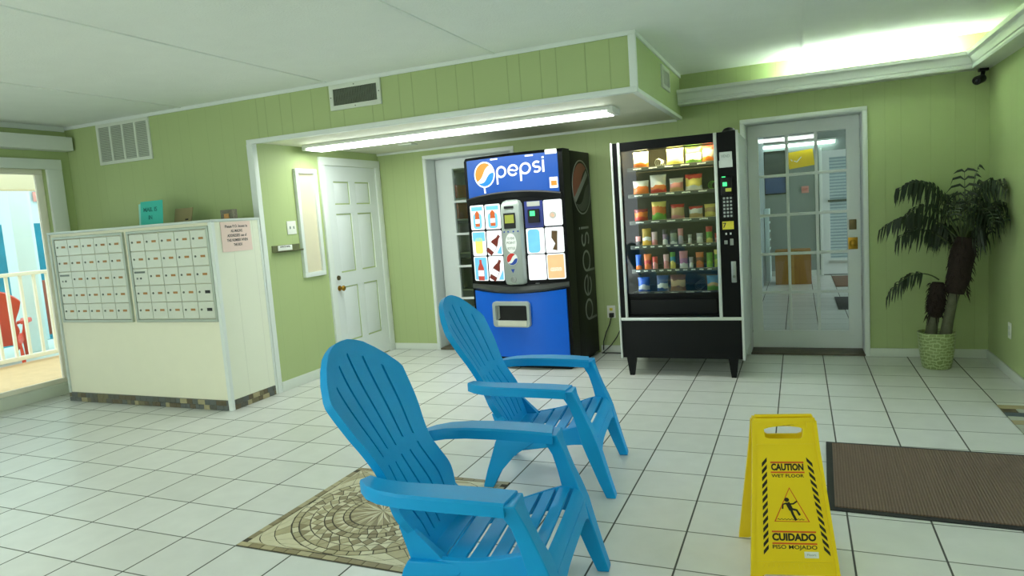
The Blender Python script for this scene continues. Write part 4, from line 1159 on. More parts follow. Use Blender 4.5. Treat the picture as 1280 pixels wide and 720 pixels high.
# ------------------------------------------------------------------ wet floor sign
ws_ = thing('wet_floor_sign', 'yellow folding caution wet floor sign with black stripes', 'wet floor sign', (0.387, -0.107, 0), R(12))
SL = 0.5683
lean = math.atan2(0.143, 0.55)
FP = Matrix.Translation((0, -0.155, 0)) @ Matrix.Rotation(PI/2-lean, 4, 'X')      # front panel plane: x across, y up the panel, z out
BP = Matrix.Translation((0, 0.155, 0)) @ Matrix.Rotation(PI, 4, 'Z') @ Matrix.Rotation(PI/2-lean, 4, 'X')
def panel_outline():
    return [(-0.153, 0.0), (-0.12, 0.0), (-0.1, 0.010), (0.1, 0.010), (0.12, 0.0), (0.153, 0.0), (0.118, 0.45), (0.113, 0.552), (0.106, 0.566), (-0.106, 0.566), (-0.113, 0.552), (-0.118, 0.45)]
hole = [(-0.07, 0.496), (-0.055, 0.490), (0.052, 0.490), (0.062, 0.497), (0.066, 0.525), (0.052, 0.531), (0.02, 0.535), (-0.02, 0.535), (-0.052, 0.531), (-0.072, 0.525)]
def sign_panel(Pm, name):
    o = MB().fill([panel_outline(), hole], 0.008, Pm @ Matrix.Translation((0, 0, -0.004))).build(name, 'yellow', ws_, mod_bevel=0.002)
    rib = MB()
    for sx in (-1, 1):
        rib.stroke([(sx*0.146, 0.01), (sx*0.112, 0.45), (sx*0.107, 0.555)], 0.012, Pm, 0.006)
    rib.stroke([(-0.1, 0.468), (0.1, 0.468)], 0.006, Pm, 0.003); rib.stroke([(-0.125, 0.052), (0.125, 0.052)], 0.006, Pm, 0.003)
    rib.stroke([(-0.108, 0.558), (0.108, 0.558)], 0.014, Pm, 0.006)
    for x in (-0.09, 0.09): rib.stroke([(x-0.012, 0.54), (x+0.012, 0.54)], 0.02, Pm, 0.004)
    for k in range(-6, 7): rib.stroke([(k*0.018, 0.034), (k*0.0165, 0.05)], 0.003, Pm, 0.002)
    rib.build('ribs', 'yellow', o)
    for sx in (-1, 1):
        st_ = MB()
        # hatched border: 13 slanting blocks
        for k in range(13):
            v0 = 0.086+k*0.0258; v1 = v0+0.0148
            def xin(v): return (0.069 if sx > 0 else -0.069)+(0.413-v)*(0.115 if sx > 0 else -0.047)
            def xout(v): return xin(v)+sx*0.0175
            xl = (lambda v: xin(v)) if sx > 0 else (lambda v: xout(v))
            xr_ = (lambda v: xout(v)) if sx > 0 else (lambda v: xin(v))
            rise = 0.015 if sx < 0 else -0.015
            if sx < 0: pts = [(xl(v0-0.008), v0-0.008), (xr_(v0+0.013), v0+0.013), (xr_(v1+0.013), v1+0.013), (xl(v1-0.008), v1-0.008)]
            else: pts = [(xl(v0+0.013), v0+0.013), (xr_(v0-0.008), v0-0.008), (xr_(v1-0.008), v1-0.008), (xl(v1+0.013), v1+0.013)]
            st_.flat(pts, Pm, 0.0008)
        st_.build('hatched_border', 'signblack', o)
    rd = MB()
    for v, a, b in ((0.405, -0.057, 0.058), (0.3695, -0.058, 0.059), (0.160, -0.069, 0.082), (0.119, -0.07, 0.083)): rd.stroke([(a, v), (b, v)], 0.0055, Pm, 0.0008)
    rd.stroke([(0.002, 0.314), (-0.055, 0.196), (0.062, 0.196), (0.002, 0.314)], 0.0052, Pm, 0.0008)
    rd.build('red_lines', 'signred', o)
    tx = MB()
    tx.text('CAUTION', 0.032, Pm @ Matrix.Translation((0.001, 0.387, 0)), 0.045, width=0.112)
    tx.text('WET FLOOR', 0.016, Pm @ Matrix.Translation((0, 0.3565, 0)), 0.018, width=0.112)
    tx.build('lettering', 'signblack', o); tx = MB()
    tx.text('CUIDADO', 0.034, Pm @ Matrix.Translation((0.006, 0.140, 0)), 0.045, width=0.150)
    tx.text('PISO MOJADO', 0.019, Pm @ Matrix.Translation((0.006, 0.106, 0)), 0.016, width=0.152)
    tx.build('lettering', 'signblack', o)
    fg = MB()
    fg.flat(circ(-0.010, 0.272, 0.0085, 14, ry=0.0075)[:-1], Pm, 0.0008)
    fg.stroke([(-0.008, 0.262), (0.004, 0.236)], 0.015, Pm, 0.0008)
    fg.stroke([(-0.010, 0.26), (-0.024, 0.256), (-0.026, 0.24)], 0.0055, Pm, 0.0008)
    fg.stroke([(-0.004, 0.257), (0.012, 0.258), (0.026, 0.268)], 0.0055, Pm, 0.0008)
    fg.stroke([(0.003, 0.238), (0.008, 0.222), (0.018, 0.200)], 0.0085, Pm, 0.0008)
    fg.stroke([(0.004, 0.24), (0.022, 0.236), (0.032, 0.218)], 0.0075, Pm, 0.0008)
    fg.stroke([(-0.046+0.0915*k/24, 0.2035+0.0025*math.sin(k*PI/1.5)) for k in range(25)], 0.002, Pm, 0.0008)
    fg.build('pictogram', 'signblack', o)
    return o
sp = sign_panel(FP, 'front_panel')
MB().flat(rect(0.037, 0.085, 0.07, 0.092), FP, 0.001).build('sticker', 'stickwhite', sp)
MB().text('Floors', 0.011, FP @ Matrix.Translation((0.061, 0.081, 0.001)), width=0.03).build('lettering', 'greypaper', sp)
sign_panel(BP, 'back_panel')
MB().tube([(-0.1, -0.001, 0.552), (0.1, -0.001, 0.552)], 0.007, 10).build('hinge', 'yellow', ws_)

# ------------------------------------------------------------------ floor mat and medallion
t = thing('door_mat', 'long brown ribbed entrance mat with black rubber border', 'mat', (0.545, 0.345, 0), R(-1.6))
LW, LD = 1.2, 0.885
MB().box(0, LW, 0, LD, 0.0, 0.006, 0.002, 1).build('rubber_border', 'rubber', t)
MB().box(0.03, LW-0.03, 0.03, LD-0.03, 0.004, 0.011, 0.002, 1).build('ribbed_carpet', 'rib', t)

def medallion():
    t = thing('floor_medallion', 'square tan stone mosaic medallion set in the white tiles', 'floor medallion', (-1.395, -0.155, 0))
    H = 0.462
    g = MB().box(-H, H, -H, H, 0, 0.003); g.build('grout_bed', mat('medallion grout', (74, 68, 52), 0.8, var=0.1), t)
    mb = MB(); r = random.Random(11)
    LT, MD, DK = 0, 1, 2
    def P(rad, a): return (rad*math.cos(a), rad*math.sin(a))
    def tile(pts, mi, gap=0.0022):
        c = Vector((sum(p[0] for p in pts)/len(pts), sum(p[1] for p in pts)/len(pts)))
        q = []
        for p in pts:
            v = Vector(p)-c; l = v.length
            v = v*max(0.1, (l-gap*1.6)/l) if l > 0 else v
            q.append(c+v)
        mb.loft([[(v.x, v.y, 0.003) for v in q], [(v.x, v.y, 0.0048) for v in q]], mi=mi)
    # 16 point star: kite halves
    n = 16; r0, r1 = 0.055, 0.155
    for k in range(n):
        a = 2*PI*k/n; da = PI/n
        tile([(0, 0), P(0.07, a-da), P(r1, a)], LT if k % 2 == 0 else MD, 0.0016)
        tile([(0, 0), P(r1, a), P(0.07, a+da)], DK if k % 2 == 0 else LT, 0.0016)
        tile([P(0.07, a+da), P(r1, a), P(r1, a+da)], MD, 0.002); tile([P(0.07, a+da), P(r1, a+da), P(r1, a+2*da)], DK, 0.002)
    def ring(ra, rb, n, f):
        for k in range(n): f(2*PI*k/n, 2*PI*(k+1)/n, ra, rb, k)
    ring(0.158, 0.185, 36, lambda a, b, p, q, k: tile([P(p, a), P(q, a), P(q, b), P(p, b)], r.choice((MD, DK))))
    def tri(a, b, p, q, k):
        m = (a+b)/2
        tile([P(p, a), P(q, m), P(p, b)], r.choice((LT, LT, MD))); tile([P(q, m-(b-a)), P(q, m), P(p, a)], r.choice((MD, DK)))
    ring(0.187, 0.235, 32, tri)
    ring(0.237, 0.272, 40, lambda a, b, p, q, k: tile([P(p, a), P(q, a), P(q, b), P(p, b)], (DK, MD, DK, LT)[k % 4]))
    def dia(a, b, p, q, k):
        m = (a+b)/2; mr = (p+q)/2
        tile([P(p, m), P(mr, b), P(q, m), P(mr, a)], r.choice((DK, MD)))
        tile([P(p, m), P(p, m+(b-a)), P(mr, b)], LT); tile([P(q, m), P(mr, b), P(q, m+(b-a))], LT)
    ring(0.275, 0.335, 34, dia)
    ring(0.338, 0.385, 36, tri)
    ring(0.388, 0.418, 46, lambda a, b, p, q, k: tile([P(p, a), P(q, a), P(q, b), P(p, b)], r.choice((LT, MD))))
    # corner crazy paving
    B = 0.43
    for sx in (-1, 1):
        for sy in (-1, 1):
            c0 = (sx*B, sy*B)
            arc = [P(0.422, (math.atan2(sy, sx)+(u-0.5)*PI/2*0.93)) for u in [k/8 for k in range(9)]]
            def lerp(a, b, t_): return (a[0]+(b[0]-a[0])*t_, a[1]+(b[1]-a[1])*t_)
            edge = [(sx*B, 0.02*sy) if False else None]
            for k in range(8):
                a, b = arc[k], arc[k+1]
                for t0, t1 in ((0, 0.38), (0.38, 0.72), (0.72, 1.0)):
                    # pull toward the corner
                    def C(p): return c0
                    q = [lerp(a, c0, t0), lerp(b, c0, t0), lerp(b, c0, t1), lerp(a, c0, t1)]
                    if t1 == 1.0: q = q[:3]
                    tile(q, r.choice((LT, LT, MD)), 0.0018)
    # border strip
    nb = 14; st = 2*H/nb
    for k in range(nb):
        a = -H+k*st
        for (u0, u1, v0, v1) in ((a, a+st, -H, -B), (a, a+st, B, H)): tile([(u0, v0), (u1, v0), (u1, v1), (u0, v1)], r.choice((MD, DK)), 0.0015)
        if B > a+st and a > -B: 
            for (u0, u1) in ((-H, -B), (B, H)): tile([(u0, a), (u1, a), (u1, a+st), (u0, a+st)], r.choice((MD, DK)), 0.0015)
    mb.build('stone_mosaic', [mat('pale stone', (212, 204, 172), 0.5, var=0.12, scale=30), mat('tan stone', (178, 166, 128), 0.5, var=0.15, scale=30), mat('umber stone', (144, 130, 96), 0.5, var=0.2, scale=30)], t)
medallion()

# ------------------------------------------------------------------ adirondack chairs
def interp(tab, v):
    for (a, fa), (b, fb) in zip(tab[:-1], tab[1:]):
        if v <= b or (b, fb) == tab[-1]:
            t_ = max(0, min(1, (v-a)/(b-a)))
            if isinstance(fa, tuple): return tuple(x+(y-x)*t_ for x, y in zip(fa, fb))
            return fa+(fb-fa)*t_
def smooth_tab(tab, v):
    # smoothstep-free catmull interpolation of a scalar table
    n = len(tab)
    for i in range(n-1):
        a, fa = tab[i]; b, fb = tab[i+1]
        if v <= b or i == n-2:
            t_ = max(0, min(1, (v-a)/(b-a)))
            m0 = (fb-tab[max(i-1, 0)][1])/(b-tab[max(i-1, 0)][0])*(b-a) if i > 0 else fb-fa
            m1 = (tab[min(i+2, n-1)][1]-fa)/(tab[min(i+2, n-1)][0]-a)*(b-a) if i < n-2 else fb-fa
            t2, t3 = t_*t_, t_**3
            return (2*t3-3*t2+1)*fa+(t3-2*t2+t_)*m0+(-2*t3+3*t2)*fb+(t3-t2)*m1
def make_chair(label, m_, group=None):
    t = thing('adirondack_chair', label, 'chair', (0, 0, 0), 0, group)
    # --- backrest sheet with moulded grooves
    XZ = [(0.25, -0.125), (0.40, -0.19), (0.55, -0.275), (0.70, -0.352), (0.82, -0.412), (0.96, -0.468)]
    HWt = [(0.25, 0.172), (0.34, 0.192), (0.42, 0.228), (0.49, 0.212), (0.54, 0.200), (0.60, 0.212), (0.70, 0.250), (0.82, 0.276), (0.96, 0.276)]
    def ztop(yy):
        y = abs(yy)
        return interp([(0, 0.957), (0.05, 0.955), (0.12, 0.934), (0.2, 0.882), (0.262, 0.822), (0.276, 0.80)], y)
    gro = [-0.62, -0.31, 0.0, 0.31, 0.62]
    us = [-1, -0.96]
    for g in gro: us += [g-0.021, g-0.0155, g+0.0155, g+0.021]
    us += [0.96, 1]
    us = sorted(us+[-0.8, -0.46, -0.155, 0.155, 0.46, 0.8])
    sing = lambda u: any(abs(u-g) < 0.02 for g in gro)
    nz = 46
    mb = MB(); front = []; rear = []
    for u in us:
        fcol, rcol = [], []
        yt = u*0.276; zt = ztop(yt)
        for k in range(nz+1):
            s = k/nz
            z = 0.25+(zt-0.25)*s
            y = u*smooth_tab(HWt, z)
            x = smooth_tab(XZ, z)+0.04*u*u*(0.3+0.7*min(1, (z-0.25)/0.4))
            gtop = 0.905-0.16*abs(u)**1.4
            ing = sing(u) and (0.585+0.0*u < z < gtop-0.0 or 0.30 < z < 0.535)
            nx, nzv = 0.88, 0.47
            dpt = -0.019 if ing else 0.0
            fcol.append((x+nx*dpt, y, z+nzv*dpt))
            th = 0.030
            rcol.append((x-nx*th, y, z-nzv*th))
        front.append(fcol); rear.append(rcol)
    bm = mb.bm
    VF = [[bm.verts.new(p) for p in c] for c in front]; VR = [[bm.verts.new(p) for p in c] for c in rear]
    n = len(us)
    for i in range(n-1):
        for k in range(nz):
            bm.faces.new((VF[i][k], VF[i+1][k], VF[i+1][k+1], VF[i][k+1]))
            bm.faces.new((VR[i][k], VR[i][k+1], VR[i+1][k+1], VR[i+1][k]))
        bm.faces.new((VF[i][nz], VF[i+1][nz], VR[i+1][nz], VR[i][nz])); bm.faces.new((VF[i][0], VR[i][0], VR[i+1][0], VF[i+1][0]))
    for k in range(nz):
        bm.faces.new((VF[0][k], VF[0][k+1], VR[0][k+1], VR[0][k])); bm.faces.new((VF[n-1][k], VR[n-1][k], VR[n-1][k+1], VF[n-1][k+1]))
    bk = mb.build('backrest', m_, t, smooth=32)
    # --- seat slats
    SZ = [(-0.14, 0.262), (-0.05, 0.268), (0.08, 0.288), (0.2, 0.322), (0.25, 0.336), (0.285, 0.336), (0.318, 0.322), (0.338, 0.285)]
    def sw_(x): return interp([(-0.14, 0.178), (0.0, 0.212), (0.2, 0.248), (0.35, 0.262)], x)
    cuts = [(-0.135, -0.062), (-0.048, 0.020), (0.034, 0.096), (0.110, 0.170), (0.184, 0.230), (0.244, 0.287), (0.300, 0.338)]
    for i, (a, b) in enumerate(cuts):
        secs = []
        ns = 6
        for j in range(ns+1):
            x = a+(b-a)*j/ns; z = smooth_tab(SZ, x); w = sw_(x)
            secs.append((x, z, w))
        sl = MB(); L_ = []
        for y_ in (-1, -0.5, 0, 0.5, 1):
            L_.append([(x, y_*w, z-0.004*(1-y_*y_)) for x, z, w in secs]+[(x, y_*w, z-0.012-0.004*(1-y_*y_)) for x, z, w in secs[::-1]])
        sl.loft(L_).build('seat_slat', m_, t, smooth=50, mod_bevel=0.003)
    # front apron dropping below the last slat, arched between the legs
    ap = MB(); secs = []
    for j in range(17):
        y = -0.262+0.524*j/16; q = (y/0.262)**2
        drop = 0.035+0.06*q**3
        secs.append([(0.338, y, 0.287), (0.345, y, 0.285-drop*0.5), (0.352, y, 0.285-drop), (0.336, y, 0.285-drop), (0.322, y, 0.285)])
    ap.loft(secs).build('apron', m_, t, smooth=50)
    for s in (-1, 1):
        # side rail carrying the slats
        rl = MB(); secs = []
        for j in range(15):
            x = -0.15+0.47*j/14; w = sw_(x)+0.012; z = smooth_tab(SZ, x)+0.003
            hgt = 0.075+0.035*((x-0.06)/0.25)**2
            secs.append([(x, s*(w-0.022), z), (x, s*w, z-0.004), (x, s*(w+0.004), z-hgt), (x, s*(w-0.016), z-hgt)])
        rl.loft(secs).build('side_rail', m_, t, smooth=50, mod_bevel=0.003)
        # armrest
        inn = [(0.228, 0.256), (0.12, 0.258), (0.0, 0.262), (-0.12, 0.262), (-0.2, 0.25), (-0.25, 0.228), (-0.285, 0.205)]
        out_ = [(0.212, 0.366), (0.12, 0.373), (0.0, 0.375), (-0.12, 0.366), (-0.2, 0.345), (-0.255, 0.31), (-0.305, 0.25)]
        zt_ = [0.538, 0.545, 0.55, 0.552, 0.552, 0.55, 0.545]
        am = MB(); secs = []
        for (xi, yi), (xo, yo), zz in zip(inn, out_, zt_):
            e = 0.008
            secs.append([(xi, s*yi, zz-e), (xi+(xo-xi)*.07, s*(yi+(yo-yi)*.07), zz), (xi+(xo-xi)*.93, s*(yi+(yo-yi)*.93), zz), (xo, s*yo, zz-e),
                         (xo, s*yo, zz-0.042), (xo+(xi-xo)*.1, s*(yo+(yi-yo)*.1), zz-0.042), (xo+(xi-xo)*.1, s*(yo+(yi-yo)*.1), zz-0.015), (xi+(xo-xi)*.1, s*(yi+(yo-yi)*.1), zz-0.015), (xi+(xo-xi)*.1, s*(yi+(yo-yi)*.1), zz-0.042), (xi, s*yi, zz-0.042)])
        am.loft(secs).build('armrest', m_, t, smooth=40)
        # front leg rising to carry the arm
        def sec(x, y, dx, dy, z, fl=0.0):
            o_ = 0.30
            return [(x-dx/2, s*(y-dy/2), z), (x+dx/2, s*(y-dy/2), z), (x+dx/2+fl, s*y, z), (x+dx/2, s*(y+dy/2), z), (x-dx/2, s*(y+dy/2), z), (x-dx/2-0.0, s*y, z)]
        fl = MB()
        fl.loft([sec(0.391, 0.287, 0.044, 0.052, 0.0), sec(0.388, 0.287, 0.047, 0.058, 0.012), sec(0.364, 0.288, 0.056, 0.062, 0.08), sec(0.326, 0.289, 0.068, 0.074, 0.20), sec(0.305, 0.290, 0.074, 0.082, 0.27), sec(0.287, 0.292, 0.066, 0.080, 0.33),
                 sec(0.266, 0.298, 0.056, 0.064, 0.39), sec(0.245, 0.304, 0.052, 0.062, 0.45), sec(0.222, 0.309, 0.060, 0.080, 0.50), sec(0.200, 0.312, 0.09, 0.108, 0.53)])
        fl.build('front_leg', m_, t, smooth=40, mod_bevel=0.004)
        rr = MB()
        rr.loft([sec(-0.237, 0.226, 0.05, 0.042, 0.0), sec(-0.233, 0.226, 0.054, 0.044, 0.012), sec(-0.20, 0.224, 0.075, 0.040, 0.09), sec(-0.15, 0.219, 0.12, 0.036, 0.17), sec(-0.09, 0.212, 0.20, 0.034, 0.235), sec(-0.075, 0.206, 0.20, 0.03, 0.262)])
        rr.build('rear_leg', m_, t, smooth=40, mod_bevel=0.004)
        # web tying backrest to rail
        wb_ = MB()
        wb_.loft([[(-0.155, s*0.16, 0.2), (-0.155, s*0.2, 0.2), (-0.05, s*0.205, 0.255), (-0.05, s*0.165, 0.255)], [(-0.205, s*0.185, 0.37), (-0.205, s*0.2, 0.37), (-0.165, s*0.2, 0.37), (-0.165, s*0.185, 0.37)]])
        wb_.build('back_bracket', m_, t, smooth=40)
    return t
ch = make_chair('blue plastic slatted chair nearest the viewer beside the mosaic medallion', 'chair', 'blue lounge chairs')
ch.location = (-0.603, -0.712, 0); ch.rotation_euler = (0, 0, R(7.7))
dup(ch, (-0.814, 0.499, 0), R(7.6), 'blue plastic slatted chair farther back, in front of the drinks machine', 'blue lounge chairs')
rch = make_chair('red plastic slatted chair on the pool deck behind the white railing', 'red')
rch.location = (-8.93, 2.55, -0.08); rch.rotation_euler = (0, 0, R(150)); rch.scale = (1.0, 1.0, 1.0)

# ------------------------------------------------------------------ palm
def palm():
    t = thing('potted_palm', 'dark drooping palm with two trunks in a pale green pot', 'potted plant', (1.388, 3.08, 0))
    MB().lathe([(0.088, 0), (0.094, 0.004), (0.104, 0.05), (0.116, 0.15), (0.122, 0.235), (0.125, 0.262), (0.127, 0.27), (0.122, 0.275), (0.113, 0.268), (0.108, 0.23)], 32).build('pot', 'pot', t)
    MB().lathe([(0.0005, 0.236), (0.06, 0.24), (0.112, 0.234)], 24, caps=False).build('soil', 'soil', t)
    def trunk(pts, rs, f0, f1, fr):
        MB().tube(pts, rs, 12).build('trunk', 'trunk', t)
        fb = MB(); a, b = Vector(f0), Vector(f1); r_ = random.Random(len(pts))
        P = []; Rr = []
        for k in range(9):
            s = k/8; P.append(a.lerp(b, s)); Rr.append(fr*(0.58+0.42*math.sin(PI*min(1, s*0.85+0.1)))*r_.uniform(0.88, 1.1))
        fb.tube(P, Rr, 14)
        for k in range(150):   # frayed fibres
            s = r_.random(); c = a.lerp(b, s); an = r_.uniform(0, 2*PI); rr = fr*0.82
            p0 = c+Vector((math.cos(an)*rr, math.sin(an)*rr, 0)); p1 = c+Vector((math.cos(an)*(rr+0.025), math.sin(an)*(rr+0.025), -0.05+r_.uniform(-0.02, 0.03)))
            fb.tube([p0, (p0+p1)/2+Vector((0, 0, 0.006)), p1], [0.004, 0.003, 0.0008], 4)
        fb.build('fibre_sheath', 'fibre', t)
    trunk([(0.055, 0.0, 0.23), (0.075, 0, 0.36), (0.10, 0, 0.50), (0.13, 0, 0.62)], [0.042, 0.036, 0.034, 0.04], (0.12, 0, 0.56), (0.185, 0.0, 0.97), 0.086)
    trunk([(-0.035, 0.03, 0.23), (-0.02, 0.03, 0.34), (0.0, 0.03, 0.44)], [0.042, 0.038, 0.038], (-0.005, 0.03, 0.38), (0.015, 0.03, 0.64), 0.062)
    r_ = random.Random(21)
    def frond(p0, p1, p2, L, nl=17, w=0.019, droop=1.0):
        L *= 1.25; nl = int(nl*0.8)
        """rachis is a quadratic arc p0-p1-p2; leaflets hang on both sides"""
        p0, p1, p2 = Vector(p0), Vector(p1), Vector(p2)
        q = lambda s: (1-s)**2*p0+2*s*(1-s)*p1+s*s*p2
        pts = [q(k/14) for k in range(15)]
        f = MB().tube(pts, [0.006-0.0045*k/14 for k in range(15)], 5, mi=1)
        for k in range(nl):
            s = 0.30+0.70*k/(nl-1)
            c = q(s); tg = (q(min(1, s+0.02))-q(max(0, s-0.02))).normalized()
            side = tg.cross(Vector((0, 0, 1)))
            side = side.normalized() if side.length > 1e-3 else Vector((1, 0, 0))
            for sg in (-1, 1):
                l = L*(0.55+0.6*math.sin(PI*min(1, 0.15+s*0.8)))*r_.uniform(0.6, 1.25)
                if r_.random() < 0.1: continue
                d1 = (side*sg*0.75+tg*0.55+Vector((0, 0, 0.15))).normalized()
                a = c+d1*l*0.28
                b = a+(d1*0.35+Vector((0, 0, -1.0*droop))).normalized()*l*0.4
                e = b+(d1*0.12+tg*0.1+Vector((r_.uniform(-.1, .1), 0, -1.0*droop))).normalized()*l*0.4
                wv = tg*w/2
                secs = []
                for p, k2 in ((c, 0.5), (a, 1.0), (b, 0.85), (e, 0.08)):
                    nrm = Vector((0, 0, 0.0008))+side*0.0008
                    secs.append([p-wv*k2, p+nrm, p+wv*k2, p-nrm*0.3])
                f.loft(secs, mi=0)
        # keep the leaves inside the room corner
        for v in f.bm.verts:
            v.co.y = min(v.co.y, BW-3.08-0.02); v.co.x = min(v.co.x, XR-1.388-0.02); 
        f.build('frond', ['leaf', 'leafpale'], t, smooth=60)
    C = (0.17, 0, 0.92); K = (0.02, 0.02, 0.66)
    frond(C, (0.06, -0.04, 1.50), (-0.23, -0.05, 1.36), 0.17, 19)
    frond(C, (-0.06, 0.02, 1.58), (-0.24, 0.05, 1.32), 0.15, 17)
    frond(C, (-0.02, -0.12, 1.34), (-0.20, -0.16, 1.16), 0.17, 17)
    frond(C, (-0.08, 0.05, 1.28), (-0.34, 0.06, 1.06), 0.16, 19)
    frond((0.1, 0, 0.9), (-0.08, -0.05, 1.13), (-0.26, -0.08, 0.98), 0.15, 16)
    frond(K, (-0.14, 0.0, 0.80), (-0.32, -0.02, 0.56), 0.13, 15)
    frond(C, (0.30, -0.05, 1.52), (0.38, -0.25, 1.30), 0.16, 16)
    frond(C, (0.26, -0.03, 1.50), (0.345, 0.12, 1.32), 0.17, 18)
    frond(C, (0.30, -0.12, 1.38), (0.36, -0.30, 1.10), 0.18, 18)
    frond(C, (0.33, 0.05, 1.26), (0.37, 0.10, 1.00), 0.20, 17)
    frond(C, (0.24, -0.2, 1.32), (0.26, -0.44, 1.10), 0.18, 17)
    frond(C, (0.10, -0.18, 1.36), (0.04, -0.42, 1.16), 0.17, 17)
    frond(C, (0.14, 0.15, 1.40), (0.10, 0.30, 1.24), 0.16, 15)
    frond(C, (0.26, 0.16, 1.42), (0.30, 0.28, 1.24), 0.17, 15)
    frond(C, (0.17, -0.05, 1.20), (0.16, -0.08, 1.44), 0.10, 9, droop=0.3)
    frond(C, (0.20, 0.02, 1.22), (0.26, 0.02, 1.46), 0.10, 9, droop=0.3)
    for k in range(9):   # short inner fronds and dead leaf bases filling the crown
        an = r_.uniform(0, 2*PI); q = r_.uniform(0.5, 1.0)
        frond((0.16+0.03*math.cos(an), 0.03*math.sin(an), 0.86), (0.16+0.10*math.cos(an), 0.10*math.sin(an), 1.06+0.12*q), (0.16+0.20*q*math.cos(an), 0.2*q*math.sin(an), 0.86+0.12*q), 0.15, 12)
    for dx, dz in ((-0.05, 0.28), (0.02, 0.36), (0.06, 0.30)):
        MB().tube([C, (C[0]+dx*0.6, -0.06, C[2]+dz*0.6), (C[0]+dx*1.3, -0.07, C[2]+dz)], [0.006, 0.004, 0.0015], 5).build('stalk', 'leafpale', t)
palm()

# ------------------------------------------------------------------ room beyond the french doors
BX0, BX1, BY = -4.2, 3.2, 9.6
struct('floor_far', MB().box(BX0, BX1, BW+0.02, BY, -0.1, 0), 'floor')
struct('ceiling_far', MB().box(BX0, BX1, BW+0.2, BY, 2.34, 2.44), 'ceil')
struct('wall_far', MB().box(BX0, BX1, BY, BY+0.1, 0, 2.34), 'wallgrey')
struct('wall_far_left', MB().box(BX0-0.1, BX0, BW+0.2, BY, 0, 2.34), 'wallgrey')
struct('wall_far_right', MB().box(BX1, BX1+0.1, BW+0.2, 7.6, 0, 2.34), 'wallgrey')
struct('baseboard_far', MB().box(-0.06, 0.78, BY-0.015, BY, 0, 0.09, 0.004), 'base')
struct('wall_far_partition', MB().box(-0.16, -0.06, 7.3, BY, 0, 2.34), mat('far partition paint', (150, 166, 170), 0.7))
# glazed door with blinds
dd = struct('door_4', MB().fill([rect(0.82, 1.72, 0.02, 2.03), rect(0.93, 1.61, 0.28, 1.92)], 0.04, Matrix.Translation((0, BY-0.025, 0)) @ Matrix.Rotation(PI/2, 4, 'X')), 'doorw')
MB().box(0.92, 1.62, BY-0.02, BY-0.012, 0.27, 1.93).build('window_blind', 'blind', dd)
MB().box(0.78, 0.82, BY-0.05, BY-0.004, 0, 2.08, 0.003).build('door_casing', 'white', dd)
MB().box(0.90, 1.65, BY-0.075, BY-0.046, 0.20, 0.245, 0.005).build('push_bar', 'alu', dd)
MB().box(0.9, 1.65, BY-0.075, BY-0.046, 1.20, 1.235, 0.005).build('push_bar', 'lock', dd)
t = thing('framed_picture', 'dark framed picture on the far wall seen through the right glass door', 'picture', (0.16, BY-0.002, 1.38))
t.location.x = 0.10
MB().fill([rect(-0.17, 0.19, 0, 0.72), rect(-0.15, 0.17, 0.02, 0.70)], 0.03, Matrix.Translation((0, -0.015, 0)) @ Matrix.Rotation(PI/2, 4, 'X')).build('frame', 'blackmat', t)
MB().box(-0.155, 0.175, -0.012, -0.004, 0.28, 0.705).build('print', 'picture', t)
MB().box(-0.155, 0.175, -0.012, -0.004, 0.015, 0.28).build('print', 'pictureblue', t)
t = thing('poster', 'bright yellow poster high on the far wall seen through the glass door', 'poster', (0.52, BY-0.006, 1.80), 0)
o = MB().box(-0.19, 0.20, -0.004, 0, 0, 0.27); o.build('sheet', 'signyellow', t).rotation_euler = (0, R(-6), 0)
o = MB(); o.stroke([(-0.11, 0.11), (-0.07, 0.09), (-0.02, 0.15), (0.0, 0.17)], 0.014, FRONT(0, -0.0045, 0), 0.001); o.stroke([(-0.16, 0.14), (-0.14, 0.11)], 0.012, FRONT(0, -0.0045, 0), 0.001); o.build('print', 'paper', t)
t = thing('exit_sign', 'small faded red exit sign on the far wall beyond the glass door', 'exit sign', (0.565, BY-0.003, 1.375))
MB().box(-0.055, 0.055, -0.02, 0, 0, 0.11, 0.004).build('sign_body', 'exitpink', t)
MB().text('EXIT', 0.05, FRONT(0, -0.02, 0.055), 0.02, width=0.08).build('lettering', mat('exit red', (190, 90, 84), 0.6), t)
t = thing('cardboard_box', 'tall brown cardboard box on the floor beyond the glass door', 'box', (0.36, 8.4, 0), R(0))
MB().box(-0.25, 0.25, 0, 0.4, 0, 0.52, 0.004).build('carton', 'cardboard', t)
MB().box(-0.02, 0.02, -0.002, 0.01, 0.0, 0.522).build('tape', 'sealtape', t)
MB().box(0.252, 0.257, 0.02, 0.38, 0.0, 0.51).build('side_flap', 'brown', t)
tag(MB().box(0.93, 1.5, 8.0, 9.35, 0.0, 0.012, 0.004).build('door_mat', 'matbrown'), 'brown mat on the floor before the far door with blinds', 'mat')
tag(MB().box(0.86, 1.5, 5.9, 6.9, 0.0, 0.012, 0.004).build('door_mat', 'rubber'), 'dark mat on the far room floor just beyond the glass door', 'mat')
t = thing('wall_light', 'long bright strip light high on the far wall through the glass door', 'light', (0.42, BY-0.06, 2.13))
MB().box(-0.62, 0.62, -0.03, 0.055, 0.06, 0.09, 0.004).build('lamp_body', 'lampbody', t)
MB().tube([(-0.6, 0, 0.035), (0.6, 0, 0.035)], 0.024, 12).build('lamp_tube', emit_mat('far tube', (230, 255, 246), 3.5), t)
t = thing('notice_rack', 'tall white rack with dark cards along the far partition', 'rack', (-0.03, 8.95, 0))
MB().box(-0.02, 0.05, 0, 0.5, 0, 1.16, 0.004).build('rack_body', 'poolwhite', t)
for k in range(5): MB().box(0.05, 0.056, 0.05, 0.4, 0.4+k*0.14, 0.5+k*0.14).build('card', 'picture', t)
